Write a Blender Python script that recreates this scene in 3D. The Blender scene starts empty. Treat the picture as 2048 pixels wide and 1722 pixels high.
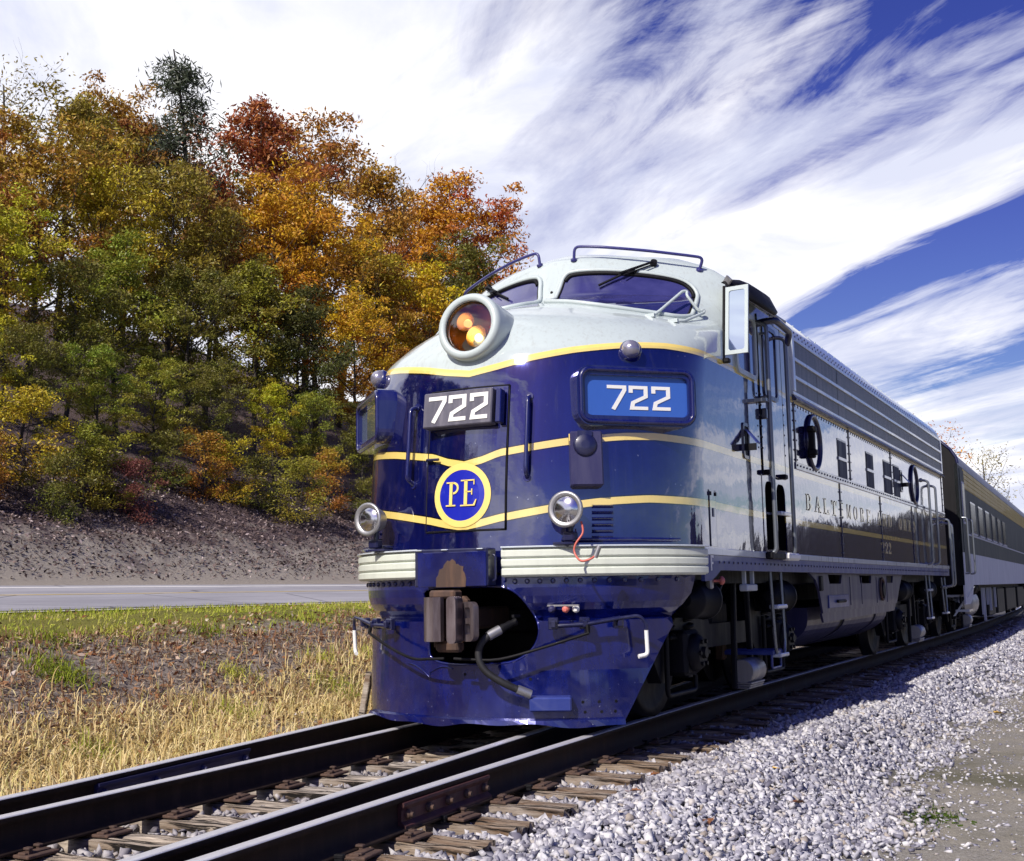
import bpy, bmesh, math, random
import numpy as np
from mathutils import Vector, Matrix
from mathutils.geometry import delaunay_2d_cdt
random.seed(7); rng = np.random.default_rng(7)
S = bpy.context.scene
COL = S.collection
R = math.radians

# ------------------------------------------------------------------ camera
cam = bpy.data.cameras.new('camera'); cam_o = bpy.data.objects.new('camera', cam); COL.objects.link(cam_o)
_y, _p, _r = R(27.61529), R(7.71761), R(-0.99727)
_f = Vector((-math.sin(_y)*math.cos(_p), math.cos(_y)*math.cos(_p), math.sin(_p)))
_ri = Vector((math.cos(_y), math.sin(_y), 0)); _u = _ri.cross(_f)
_r2 = _ri*math.cos(_r) + _u*math.sin(_r); _u2 = -_ri*math.sin(_r) + _u*math.cos(_r)
M = Matrix((_r2, _u2, -_f)).transposed().to_4x4(); M.translation = (4.46083, -7.91930, 1.03318)
cam_o.matrix_world = M
cam.sensor_width = 36; cam.sensor_fit = 'HORIZONTAL'; cam.lens = 36*2373.155/2048
cam.clip_start = 0.1; cam.clip_end = 3000
S.camera = cam_o

# ------------------------------------------------------------------ world, sun, exposure
SUN_EL, SUN_AZ = R(40), R(3)            # sun stands ahead of the train, a little to its far side (x < 0)
sun_vec = Vector((-math.sin(SUN_AZ)*math.cos(SUN_EL), -math.cos(SUN_AZ)*math.cos(SUN_EL), math.sin(SUN_EL)))
W = bpy.data.worlds.new('World'); S.world = W; W.use_nodes = True
def build_world():
    nt = W.node_tree; nt.nodes.clear(); L = nt.links.new; N = nt.nodes.new
    out = N('ShaderNodeOutputWorld'); bg = N('ShaderNodeBackground'); bg.inputs[1].default_value = 0.1
    L(bg.outputs[0], out.inputs[0])
    sky = N('ShaderNodeTexSky'); sky.sky_type = 'NISHITA'; sky.sun_disc = False
    sky.sun_elevation = SUN_EL; sky.sun_rotation = math.atan2(sun_vec.x, sun_vec.y)
    sky.air_density = 1.0; sky.dust_density = 0.4; sky.ozone_density = 2.5
    hs = N('ShaderNodeHueSaturation'); hs.inputs['Hue'].default_value = 0.515; hs.inputs['Saturation'].default_value = 1.28; hs.inputs['Value'].default_value = 0.84
    L(sky.outputs[0], hs.inputs['Color'])
    tc = N('ShaderNodeTexCoord'); sep = N('ShaderNodeSeparateXYZ'); L(tc.outputs['Generated'], sep.inputs[0])
    tint = N('ShaderNodeMix'); tint.data_type = 'RGBA'; tint.blend_type = 'MULTIPLY'; hi = N('ShaderNodeMapRange'); hi.inputs['From Min'].default_value = .05; hi.inputs['From Max'].default_value = .32; L(sep.outputs[2], hi.inputs['Value']); L(hi.outputs[0], tint.inputs[0]); tint.inputs[7].default_value = (.90,.60,1.06,1); L(hs.outputs[0], tint.inputs[6])
    def math_(op, a, b=None, clamp=False):
        n = N('ShaderNodeMath'); n.operation = op; n.use_clamp = clamp
        for i, v in enumerate((a, b)):
            if v is None: continue
            if isinstance(v, (int, float)): n.inputs[i].default_value = v
            else: L(v, n.inputs[i])
        return n.outputs[0]
    zz = math_('ADD', math_('MAXIMUM', sep.outputs[2], 0.0), 0.10)
    px = math_('DIVIDE', sep.outputs[0], zz); py = math_('DIVIDE', sep.outputs[1], zz)
    a = R(52)                                        # the bands of cloud run along this heading (left of the track)
    u = math_('ADD', math_('MULTIPLY', px, -math.sin(a)), math_('MULTIPLY', py, math.cos(a)))
    v = math_('ADD', math_('MULTIPLY', px, math.cos(a)), math_('MULTIPLY', py, math.sin(a)))
    def noise(su, sv, scale, detail, rough, dist, off):
        cb = N('ShaderNodeCombineXYZ'); L(math_('MULTIPLY', u, su), cb.inputs[0]); L(math_('MULTIPLY', v, sv), cb.inputs[1]); cb.inputs[2].default_value = off
        n = N('ShaderNodeTexNoise'); n.inputs['Scale'].default_value = scale; n.inputs['Detail'].default_value = detail
        n.inputs['Roughness'].default_value = rough; n.inputs['Distortion'].default_value = dist; L(cb.outputs[0], n.inputs['Vector'])
        return n.outputs[0]
    band = noise(0.17, 1.0, 1.35, 12, 0.60, 0.45, CLOUD_SEED)
    fine = noise(0.42, 1.0, 4.6, 10, 0.66, 0.8, 7.3)
    dens = math_('ADD', band, math_('MULTIPLY', fine, 0.30))
    # more cloud over the ridge on the far side of the track, more open sky on the near side and high up
    side = math_('ADD', math_('ADD', math_('MULTIPLY', sep.outputs[0], -0.33), 0.032), math_('MULTIPLY', sep.outputs[2], -0.22))
    dens = math_('ADD', dens, side)
    dens = math_('ADD', dens, math_('MULTIPLY', math_('MAXIMUM', math_('SUBTRACT', 0.24, math_('MAXIMUM', sep.outputs[2], 0.0)), 0.0), 0.75))
    ramp = N('ShaderNodeValToRGB'); L(dens, ramp.inputs[0])
    e = ramp.color_ramp.elements; e[0].position = 0.575; e[0].color = (0,0,0,1); e[1].position = 0.735; e[1].color = (1,1,1,1)
    m = e.new(0.645); m.color = (.62,.62,.62,1)
    shade = N('ShaderNodeValToRGB'); L(noise(0.5, 1.0, 2.6, 9, 0.58, 0.5, 3.1), shade.inputs[0])
    e = shade.color_ramp.elements; e[0].position = 0.42; e[0].color = (7.4, 7.7, 9.3, 1); e[1].position = 0.64; e[1].color = (11.4, 11.3, 11.6, 1)
    mix = N('ShaderNodeMix'); mix.data_type = 'RGBA'; L(ramp.outputs[0], mix.inputs[0]); L(tint.outputs[2], mix.inputs[6]); L(shade.outputs[0], mix.inputs[7])
    L(mix.outputs[2], bg.inputs[0])
CLOUD_SEED = 19.4
build_world()
sl = bpy.data.lights.new('sun', 'SUN'); sl.energy = 5.0; sl.angle = R(0.53); sl.color = (1.0, 0.93, 0.82)
sun = bpy.data.objects.new('sun', sl); COL.objects.link(sun); sun.rotation_euler = sun_vec.to_track_quat('Z', 'Y').to_euler()
S.view_settings.view_transform = 'Standard'; S.view_settings.look = 'None'; S.view_settings.gamma = 1; S.view_settings.exposure = 0.08
S.view_settings.use_curve_mapping = False
S.render.engine = 'CYCLES'; S.cycles.max_bounces = 6; S.cycles.transparent_max_bounces = 12

# ------------------------------------------------------------------ helpers
def empty(name, loc=(0,0,0), rz=0):
    o = bpy.data.objects.new(name, None); COL.objects.link(o); o.location = loc; o.rotation_euler = (0,0,rz); o.empty_display_size = .2
    return o
def tag(o, label=None, cat=None, group=None, kind=None):
    if label: o['label'] = label
    if cat: o['category'] = cat
    if group: o['group'] = group
    if kind: o['kind'] = kind
    return o
class MB:
    """collects shapes; build() links them as one mesh object"""
    def __init__(s): s.v = []; s.f = []; s.m = []; s.sm = []
    def add(s, vs, fs, mi=0, smooth=False):
        b = len(s.v); s.v += [tuple(v) for v in vs]; s.f += [tuple(i+b for i in f) for f in fs]; s.m += [mi]*len(fs); s.sm += [smooth]*len(fs); return s
    def box(s, c, d, rot=None, mi=0, bev=0.0):
        hx, hy, hz = d[0]/2, d[1]/2, d[2]/2; b = min(bev, .45*min(d)); c = Vector(c)
        if b <= 0:
            P = [Vector((x,y,z)) for x in (-hx,hx) for y in (-hy,hy) for z in (-hz,hz)]
            F = [(0,1,3,2),(4,6,7,5),(0,4,5,1),(2,3,7,6),(0,2,6,4),(1,5,7,3)]
        else:
            P = []; idx = {}
            for x in (-1,1):
                for y in (-1,1):
                    for z in (-1,1):
                        for k, q in enumerate(((x*hx, y*(hy-b), z*(hz-b)), (x*(hx-b), y*hy, z*(hz-b)), (x*(hx-b), y*(hy-b), z*hz))):
                            idx[x,y,z,k] = len(P); P.append(Vector(q))
            F = []
            for x in (-1,1): F.append([idx[x,a,b_,0] for a,b_ in ((-1,-1),(-1,1),(1,1),(1,-1))][::-x])
            for y in (-1,1): F.append([idx[a,y,b_,1] for a,b_ in ((-1,-1),(1,-1),(1,1),(-1,1))][::-y])
            for z in (-1,1): F.append([idx[a,b_,z,2] for a,b_ in ((-1,-1),(-1,1),(1,1),(1,-1))][::-z])
            for a in (-1,1):
                for b_ in (-1,1):
                    F.append((idx[-1,a,b_,1],idx[1,a,b_,1],idx[1,a,b_,2],idx[-1,a,b_,2]))
                    F.append((idx[a,-1,b_,0],idx[a,1,b_,0],idx[a,1,b_,2],idx[a,-1,b_,2]))
                    F.append((idx[a,b_,-1,0],idx[a,b_,1,0],idx[a,b_,1,1],idx[a,b_,-1,1]))
                    for c_ in (-1,1): F.append((idx[a,b_,c_,0],idx[a,b_,c_,1],idx[a,b_,c_,2]))
        if rot is not None: P = [rot @ p for p in P]
        return s.add([p+c for p in P], F, mi)
    def tube(s, pts, r, n=8, closed=False, mi=0, cap=True, flat=1.0):
        P = [Vector(p) for p in pts]; m = len(P); rr = r if isinstance(r, (list, tuple)) else [r]*m
        T = []
        for i in range(m):
            a = P[(i-1) % m] if (closed or i > 0) else P[i]; b = P[(i+1) % m] if (closed or i < m-1) else P[i]
            T.append((b-a).normalized())
        up = Vector((0,0,1)) if abs(T[0].z) < .9 else Vector((1,0,0)); nrm = (up - T[0]*up.dot(T[0])).normalized()
        V = []
        for i in range(m):
            if i: nrm = (nrm - T[i]*nrm.dot(T[i])).normalized()
            bi = T[i].cross(nrm)
            for k in range(n):
                a = 2*math.pi*k/n; V.append(P[i] + (nrm*math.cos(a)*flat + bi*math.sin(a))*rr[i])
        F = []
        for i in range(m if closed else m-1):
            for k in range(n):
                F.append((i*n+k, i*n+(k+1)%n, ((i+1)%m)*n+(k+1)%n, ((i+1)%m)*n+k))
        s.add(V, F, mi, True)
        if not closed and cap: s.add(V[:n], [tuple(range(n))[::-1]], mi); s.add(V[-n:], [tuple(range(n))], mi)
        return s
    def lathe(s, prof, o, ax, n=28, mi=0, cap=(True, True), smooth=True):
        """prof: list of (radius, distance along axis)"""
        o = Vector(o); ax = Vector(ax).normalized(); t = Vector((0,0,1)) if abs(ax.z) < .9 else Vector((1,0,0))
        e1 = (t - ax*t.dot(ax)).normalized(); e2 = ax.cross(e1); V = []
        for r, d in prof:
            for k in range(n):
                a = 2*math.pi*k/n; V.append(o + ax*d + (e1*math.cos(a)+e2*math.sin(a))*r)
        F = [(i*n+k, i*n+(k+1)%n, (i+1)*n+(k+1)%n, (i+1)*n+k) for i in range(len(prof)-1) for k in range(n)]
        s.add(V, F, mi, smooth)
        if cap[0]: s.add(V[:n], [tuple(range(n))[::-1]], mi)
        if cap[1]: s.add(V[-n:], [tuple(range(n))], mi)
        return s
    def prism(s, poly, o, ux, uy, depth, mi=0, holes=()):
        """2D polygon in the frame (o, ux, uy), extruded by depth along ux x uy (front face) backwards to 0"""
        o, ux, uy = Vector(o), Vector(ux), Vector(uy); n = ux.cross(uy).normalized()
        loops = [list(poly)] + [list(h) for h in holes]
        v2 = [Vector(p) for lp in loops for p in lp]; ed = []; b = 0
        for lp in loops:
            m = len(lp); ed += [(b+i, b+(i+1) % m) for i in range(m)]; b += m
        vo, _, fo, *_ = delaunay_2d_cdt(v2, ed, [], 2 if holes else 1, 1e-6)
        def inside(p, lp):
            c = False; j = len(lp)-1
            for i in range(len(lp)):
                if (lp[i][1] > p[1]) != (lp[j][1] > p[1]) and p[0] < (lp[j][0]-lp[i][0])*(p[1]-lp[i][1])/(lp[j][1]-lp[i][1])+lp[i][0]: c = not c
                j = i
            return c
        fo = [f for f in fo if (lambda q: inside(q, loops[0]) and not any(inside(q, h) for h in loops[1:]))(sum((vo[i] for i in f), Vector((0,0)))/len(f))]
        def wind(f): 
            a = sum(vo[f[i]].x*vo[f[(i+1)%len(f)]].y - vo[f[(i+1)%len(f)]].x*vo[f[i]].y for i in range(len(f))); return f if a > 0 else f[::-1]
        fo = [wind(list(f)) for f in fo]
        P = [o+ux*p[0]+uy*p[1] for p in vo]
        s.add([p+n*depth for p in P], fo, mi); s.add(P, [f[::-1] for f in fo], mi)
        for k, lp in enumerate(loops):
            m = len(lp); A = [o+ux*p[0]+uy*p[1] for p in lp]; area = sum(lp[i][0]*lp[(i+1)%m][1]-lp[(i+1)%m][0]*lp[i][1] for i in range(m))
            ccw = (area > 0) != (k > 0)
            s.add(A+[p+n*depth for p in A], [((i,(i+1)%m,m+(i+1)%m,m+i) if ccw else (i,m+i,m+(i+1)%m,(i+1)%m)) for i in range(m)], mi)
        return s
    def mesh(s, name):
        me = bpy.data.meshes.new(name); me.from_pydata(s.v, [], s.f)
        me.polygons.foreach_set('material_index', s.m); me.polygons.foreach_set('use_smooth', s.sm); me.update()
        return me
    def build(s, name, mats, parent=None, fixn=True, **k):
        me = s.mesh(name)
        if fixn:
            bm = bmesh.new(); bm.from_mesh(me); bmesh.ops.recalc_face_normals(bm, faces=bm.faces); bm.to_mesh(me); bm.free()
        return link(name, me, mats, parent, **k)
def link(name, me, mats, parent=None, label=None, cat=None, group=None, kind=None):
    for m in (mats if isinstance(mats, (list, tuple)) else [mats]): me.materials.append(m)
    o = bpy.data.objects.new(name, me); COL.objects.link(o); o.parent = parent
    return tag(o, label, cat, group, kind)
def np_mesh(name, V, F, mats, attrs=None, smooth=False, parent=None, mat_idx=None, **k):
    me = bpy.data.meshes.new(name); V = np.asarray(V, np.float32); F = np.asarray(F, np.int32); nf, nk = F.shape
    me.vertices.add(len(V)); me.vertices.foreach_set('co', V.ravel())
    me.loops.add(nf*nk); me.loops.foreach_set('vertex_index', F.ravel())
    me.polygons.add(nf); me.polygons.foreach_set('loop_start', np.arange(0, nf*nk, nk, dtype=np.int32))
    if smooth: me.polygons.foreach_set('use_smooth', np.ones(nf, bool))
    if mat_idx is not None: me.polygons.foreach_set('material_index', np.asarray(mat_idx, np.int32))
    for an, (dom, arr) in (attrs or {}).items():
        a = me.attributes.new(an, 'FLOAT', dom); a.data.foreach_set('value', np.asarray(arr, np.float32))
    me.update(calc_edges=True)
    return link(name, me, mats, parent, **k)
def copy_tree(o, parent=None):
    c = o.copy(); COL.objects.link(c); c.parent = parent
    for ch in list(o.children): copy_tree(ch, c)
    return c
def arc(cx, cy, r, a0, a1, n): return [(cx+r*math.cos(R(a0+(a1-a0)*i/n)), cy+r*math.sin(R(a0+(a1-a0)*i/n))) for i in range(n+1)]
def rrect(x0, y0, x1, y1, r, n=5):
    return arc(x1-r,y0+r,r,-90,0,n)+arc(x1-r,y1-r,r,0,90,n)+arc(x0+r,y1-r,r,90,180,n)+arc(x0+r,y0+r,r,180,270,n)
def smooth_path(pts, n=6, closed=False):
    P = [Vector(p) for p in pts]; out = []; m = len(P)
    for i in range(m if closed else m-1):
        p0 = P[(i-1)%m] if closed or i else P[0]; p1 = P[i]; p2 = P[(i+1)%m]; p3 = P[(i+2)%m] if closed or i+2 < m else P[-1]
        for k in range(n):
            t = k/n; out.append(.5*((2*p1)+(p2-p0)*t+(2*p0-5*p1+4*p2-p3)*t*t+(3*p1-p0-3*p2+p3)*t**3))
    if not closed: out.append(P[-1])
    return out
def bend(pts, r=.05, n=4):
    """polyline with rounded corners"""
    P = [Vector(p) for p in pts]; out = [P[0]]
    for i in range(1, len(P)-1):
        a = (P[i-1]-P[i]); b = (P[i+1]-P[i]); d = min(r, a.length*.49, b.length*.49); A = P[i]+a.normalized()*d; B = P[i]+b.normalized()*d
        for k in range(n+1):
            t = k/n; out.append(A*(1-t)**2+P[i]*2*t*(1-t)+B*t*t)
    return out+[P[-1]]

# ------------------------------------------------------------------ materials
def mat(name, base=(.5,.5,.5), rough=.5, metal=0.0, spec=.5, coat=0.0, coat_r=.03, ior=None):
    m = bpy.data.materials.new(name); m.use_nodes = True; b = m.node_tree.nodes['Principled BSDF']
    b.inputs['Base Color'].default_value = (*base, 1); b.inputs['Roughness'].default_value = rough; b.inputs['Metallic'].default_value = metal
    b.inputs['Specular IOR Level'].default_value = spec; b.inputs['Coat Weight'].default_value = coat; b.inputs['Coat Roughness'].default_value = coat_r
    if ior: b.inputs['IOR'].default_value = ior
    return m
class NT:
    def __init__(s, m): s.m = m; s.t = m.node_tree; s.b = s.t.nodes.get('Principled BSDF'); s.L = s.t.links.new; s._obj = None
    def N(s, k, **kw):
        n = s.t.nodes.new(k)
        for a, v in kw.items(): setattr(n, a, v)
        return n
    def co(s, kind='Object'):
        return s.N('ShaderNodeTexCoord').outputs[kind]
    def mapv(s, sc, kind='Object', vec=None, loc=(0,0,0)):
        mp = s.N('ShaderNodeMapping'); mp.inputs['Scale'].default_value = sc; mp.inputs['Location'].default_value = loc; s.L(vec or s.co(kind), mp.inputs[0]); return mp.outputs[0]
    def noise(s, scale, detail=5, rough=.55, vec=None, dist=0):
        n = s.N('ShaderNodeTexNoise'); n.inputs['Scale'].default_value = scale; n.inputs['Detail'].default_value = detail; n.inputs['Roughness'].default_value = rough
        n.inputs['Distortion'].default_value = dist; s.L(vec if vec is not None else s.co(), n.inputs['Vector']); return n.outputs[0]
    def ramp(s, fac, *els, interp='LINEAR'):
        r = s.N('ShaderNodeValToRGB'); r.color_ramp.interpolation = interp; e = r.color_ramp.elements
        while len(e) < len(els): e.new(.5)
        for i, (p, c) in enumerate(els): e[i].position = p; e[i].color = (*(c if isinstance(c, tuple) else (c,c,c)), 1)
        s.L(fac, r.inputs[0]); return r.outputs[0]
    def mix(s, f, a, b, blend='MIX'):
        n = s.N('ShaderNodeMix', data_type='RGBA', blend_type=blend)
        for i, v in ((0, f), (6, a), (7, b)):
            if isinstance(v, (int, float)): n.inputs[i].default_value = v
            elif isinstance(v, tuple): n.inputs[i].default_value = (*v, 1)
            else: s.L(v, n.inputs[i])
        return n.outputs[2]
    def math(s, op, a, b=None, clamp=False):
        n = s.N('ShaderNodeMath', operation=op, use_clamp=clamp)
        for i, v in enumerate((a, b)):
            if v is None: continue
            if isinstance(v, (int, float)): n.inputs[i].default_value = v
            else: s.L(v, n.inputs[i])
        return n.outputs[0]
    def attr(s, name): return s.N('ShaderNodeAttribute', attribute_name=name).outputs['Fac']
    def bump(s, h, strength=.3, dist=.01):
        n = s.N('ShaderNodeBump'); n.inputs['Strength'].default_value = strength; n.inputs['Distance'].default_value = dist; s.L(h, n.inputs['Height']); s.L(n.outputs[0], s.b.inputs['Normal'])
    def col(s, c): s.L(c, s.b.inputs['Base Color'])
    def rough(s, c): s.L(c, s.b.inputs['Roughness'])
BLUE, GREY, YEL = (.0024,.0048,.088), (.48,.55,.56), (.86,.66,.19)
def worn(name, base, dirt, rough=.35, coat=0.0, amount=.5, scale=3.0, metal=0, spec=.5, bump=.15):
    """painted or bare metal with grime, streaks and chips of its own"""
    m = mat(name, base, rough, metal, spec, coat); n = NT(m)
    st = n.noise(scale, 6, .6, n.mapv((1.6,1.6,.22))); sp = n.noise(scale*14, 4, .6)
    f = n.math('MULTIPLY', n.ramp(st, (.45,0.0),(.75,1.0)), amount); f2 = n.math('MULTIPLY', n.ramp(sp, (.62,0.0),(.72,1.0)), amount*.7)
    n.col(n.mix(f2, n.mix(f, base, dirt), dirt)); n.rough(n.ramp(st, (.3,max(.04,rough-.08)),(.8,min(1,rough+.2))))
    n.bump(sp, bump, .002); return m
def body_mat(name):
    m = mat(name, BLUE, .22, .5, .25, 1.0, .03); n = NT(m); b = n.b; b.inputs['Coat IOR'].default_value = 2.3
    d1, d2, d3, nose = n.attr('d1'), n.attr('d2'), n.attr('d3'), n.attr('front')
    def band(d, lo, hi): return n.math('MULTIPLY', n.math('GREATER_THAN', d, lo), n.math('LESS_THAN', d, hi))
    streak = n.noise(5, 6, .65, n.mapv((3,3,.10))); blot = n.noise(1.7, 5, .6); fine = n.noise(70, 3, .6)
    grey = n.mix(n.math('MULTIPLY', n.ramp(streak, (.5,0.0),(.8,1.0)), .22), GREY, (.36,.40,.42))
    blue = n.mix(n.math('MULTIPLY', n.ramp(streak, (.42,0.0),(.72,1.0)), .55), BLUE, (.008,.014,.15))
    blue = n.mix(n.math('MULTIPLY', n.ramp(fine, (.68,0.0),(.74,1.0)), .25), blue, (.10,.12,.25))
    zc = n.N('ShaderNodeSeparateXYZ'); n.L(n.co(), zc.inputs[0]); chipn = n.noise(38, 5, .62); drip = n.noise(9, 5, .7, n.mapv((3.2,3.2,.06), loc=(3.1,0,0)))
    blue = n.mix(n.math('MULTIPLY', n.ramp(drip, (.56,0.0),(.74,1.0)), .42), blue, (.055,.058,.09))
    blue = n.mix(n.ramp(chipn, (.705,0.0),(.73,1.0)), blue, (.35,.37,.46))
    grey = n.mix(n.math('MULTIPLY', n.ramp(drip, (.52,0.0),(.72,1.0)), .35), grey, (.27,.26,.24)); grey = n.mix(n.ramp(chipn, (.71,0.0),(.735,1.0)), grey, (.2,.19,.18))
    c = n.mix(n.math('GREATER_THAN', d1, 0.0), blue, grey)
    yel = n.math('MAXIMUM', n.math('MAXIMUM', band(d1, -.025, .028), band(d2, -.026, .028)), band(d3, -.026, .028))
    blk = n.math('MAXIMUM', n.math('MAXIMUM', band(d1, -.038, -.025), band(d2, -.036, .038)), band(d3, -.036, .038))
    c = n.mix(blk, c, (.006,.006,.012)); c = n.mix(yel, c, n.mix(n.math('MULTIPLY', n.ramp(streak, (.5,0.0),(.8,1.0)), .3), YEL, (.6,.42,.12)))
    n.col(c); n.rough(n.ramp(streak, (.3,.06),(.8,.15)))
    n.L(n.math('MULTIPLY', n.math('LESS_THAN', d1, -.03), n.math('MULTIPLY', n.math('SUBTRACT', 1.0, yel), .42)), b.inputs['Metallic'])
    cr = n.ramp(blot, (.3,.02),(.75,.07)); n.L(cr, b.inputs['Coat Roughness'])
    n.L(n.math('ADD', n.math('MULTIPLY', n.math('GREATER_THAN', d1, 0.0), -.72), 1.0), b.inputs['Coat Weight'])
    # rolled sheet metal is never quite flat
    h = n.math('ADD', n.math('MULTIPLY', n.noise(2.2, 3, .5), 1.0), n.math('MULTIPLY', n.noise(9, 3, .5), .16))
    bp = n.N('ShaderNodeBump'); bp.inputs['Strength'].default_value = .35; bp.inputs['Distance'].default_value = .011; n.L(h, bp.inputs['Height'])
    n.L(bp.outputs[0], b.inputs['Normal']); n.L(bp.outputs[0], b.inputs['Coat Normal'])
    return m
Mt = {}
Mt['body'] = body_mat('loco_paint')
Mt['blue'] = worn('blue_gloss', BLUE, (.05,.06,.16), .25, 1.0, .45, 4)
def pilot_mat():
    m = mat('pilot_blue', (.0022,.0048,.078), .20, .35, .3, .9, .04); n = NT(m); b = n.b; b.inputs['Coat IOR'].default_value = 1.65
    st = n.noise(4, 6, .62, n.mapv((1.2,1.2,.5))); chip = n.noise(46, 4, .6); dust = n.noise(2.6, 6, .65); z = n.N('ShaderNodeSeparateXYZ'); n.L(n.co(), z.inputs[0])
    c = n.mix(n.math('MULTIPLY', n.ramp(st, (.45,0.0),(.72,1.0)), .8), (.0022,.0052,.095), (.006,.017,.22))
    low = n.N('ShaderNodeMapRange'); low.inputs['From Min'].default_value = .55; low.inputs['From Max'].default_value = .05; n.L(z.outputs[2], low.inputs['Value'])
    c = n.mix(n.math('MULTIPLY', n.math('MULTIPLY', n.ramp(dust, (.42,0.0),(.70,1.0)), low.outputs[0]), .30), c, (.09,.09,.13))
    c = n.mix(n.ramp(n.math('ADD', chip, n.math('MULTIPLY', low.outputs[0], .05)), (.73,0.0),(.76,1.0)), c, (.42,.44,.55)); n.col(c)
    n.rough(n.ramp(dust, (.35,.14),(.75,.34))); n.L(n.ramp(dust, (.35,.05),(.7,.14)), b.inputs['Coat Roughness'])
    h = n.noise(2.6, 2, .4, None, .3); bp = n.N('ShaderNodeBump'); bp.inputs['Strength'].default_value = .4; bp.inputs['Distance'].default_value = .03; n.L(h, bp.inputs['Height']); n.L(bp.outputs[0], b.inputs['Normal']); n.L(bp.outputs[0], b.inputs['Coat Normal']); return m
Mt['pilot'] = pilot_mat()
Mt['navy'] = worn('navy_dark', (.006,.008,.05), (.05,.05,.09), .35, .6, .4, 6)
Mt['grey'] = worn('grey_paint', GREY, (.33,.36,.36), .4, .3, .3, 5)
Mt['cream'] = worn('cream_slats', (.66,.70,.62), (.40,.42,.38), .4, .3, .35, 5)
Mt['yellow'] = worn('yellow_paint', YEL, (.6,.4,.1), .35, .5, .25, 6)
Mt['white'] = mat('white_paint', (.82,.82,.80), .45)
Mt['gold'] = mat('gold_letter', (.80,.66,.32), .25, .1, .3, 1.0, .04)
Mt['gold'].node_tree.nodes['Principled BSDF'].inputs['Coat IOR'].default_value = 2.3
Mt['black'] = worn('black_steel', (.005,.005,.007), (.018,.017,.021), .55, 0, .6, 8, spec=.2)
Mt['underframe'] = worn('underframe', (.0035,.0042,.008), (.012,.012,.019), .5, .0, .7, 6, spec=.22)
Mt['rail'] = worn('rail_web', (.026,.018,.015), (.060,.040,.030), .7, 0, .8, 6, spec=.12)
Mt['railtop'] = worn('rail_top', (.66,.66,.70), (.40,.38,.38), .42, 0, .5, 5, .35)
Mt['rust'] = worn('rusty_steel', (.062,.036,.028), (.15,.085,.055), .75, 0, .9, 9)
Mt['coupler'] = worn('coupler_steel', (.15,.115,.12), (.30,.26,.28), .36, 0, .9, 9, .7)
Mt['rustred'] = worn('red_joint', (.075,.018,.020), (.035,.020,.020), .6, 0, .8, 8)
Mt['chrome'] = mat('chrome', (.62,.62,.66), .16, 1.0); Mt['markerglass'] = mat('marker_glass', (.34,.33,.42), .22, .6, .5, .6, .05)
for k_ in ('blue','silver','sill') if False else (): pass
Mt['dull'] = worn('dull_metal', (.40,.40,.42), (.2,.19,.2), .4, 0, .5, 8, .8)
Mt['glass'] = mat('dark_glass', (.020,.022,.12), .03, 0, .8, 1.0, .01)
Mt['glass'].node_tree.nodes['Principled BSDF'].inputs['Coat IOR'].default_value = 1.7
def dusty():
    n = NT(Mt['glass']); d = n.noise(1.4, 5, .6, n.mapv((1,1,2.2))); n.col(n.mix(n.ramp(d, (.35,0.0),(.7,1.0)), (.014,.015,.085), (.060,.058,.20))); n.L(n.ramp(d, (.4,.02),(.75,.12)), n.b.inputs['Coat Roughness'])
dusty()
Mt['boardglass'] = mat('board_glass', (.035,.11,.46), .18, 0, .5, 1.0, .02)
Mt['leftglass'] = mat('board_glass_tree_reflection', (.12,.15,.14), .06, 0, .5, 1.0, .02)  # same board glass, with reflected trees put into its base colour
Mt['emblem'] = mat('emblem_blue', (.012,.02,.40), .22, 0, .5, 1.0, .03)
Mt['rubber'] = worn('rubber_hose', (.012,.012,.015), (.03,.03,.035), .55, 0, .5, 12)
Mt['purple'] = worn('purple_grey', (.034,.033,.095), (.080,.076,.145), .38, .12, .6, 4, spec=.3)
Mt['sill'] = worn('sill_blue', (.028,.045,.22), (.08,.10,.28), .34, .25, .5, 5, spec=.35)
Mt['silver'] = worn('pale_sill', (.55,.60,.66), (.38,.42,.48), .3, .8, .3, 5)
Mt['red'] = mat('pale_red', (.62,.17,.14), .45)
Mt['wire'] = mat('red_wire', (.55,.12,.09), .4)
Mt['bar'] = worn('blue_bar', (.03,.03,.17), (.10,.10,.22), .3, .4, .3, 9)
Mt['handrail'] = worn('steel_handrail', (.20,.22,.25), (.10,.11,.14), .3, .3, .5, 8, .6)
Mt['pvent'] = worn('vent_dark', (.008,.013,.050), (.02,.025,.07), .5, 0, .5, 6, spec=.12)
def grille_mat():
    m = mat('grille_mesh', (.10,.115,.15), .42, .55); n = NT(m)
    w = n.N('ShaderNodeTexWave', wave_type='BANDS', bands_direction='Y'); w.inputs['Scale'].default_value = 26; n.L(n.co(), w.inputs[0])
    st = n.noise(6, 5, .6, n.mapv((1,1.8,.15)))
    n.col(n.mix(n.ramp(st,(.35,0.0),(.7,1.0)), n.mix(w.outputs['Fac'], (.05,.055,.075), (.15,.165,.20)), n.mix(w.outputs['Fac'], (.12,.105,.115), (.26,.25,.27))))
    n.bump(w.outputs['Fac'], .6, .006); return m
Mt['grille'] = grille_mat()
def emissive(name, col, s):
    m = mat(name, col, .3); b = m.node_tree.nodes['Principled BSDF']; b.inputs['Emission Color'].default_value = (*col, 1); b.inputs['Emission Strength'].default_value = s; return m
Mt['bulb'] = emissive('lit_bulb', (1.0,.74,.30), 4)
Mt['dimbulb'] = emissive('amber_bulb', (1.0,.55,.14), 1.3)
Mt['reflector'] = mat('warm_reflector', (.80,.52,.22), .30, 1.0)
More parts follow.
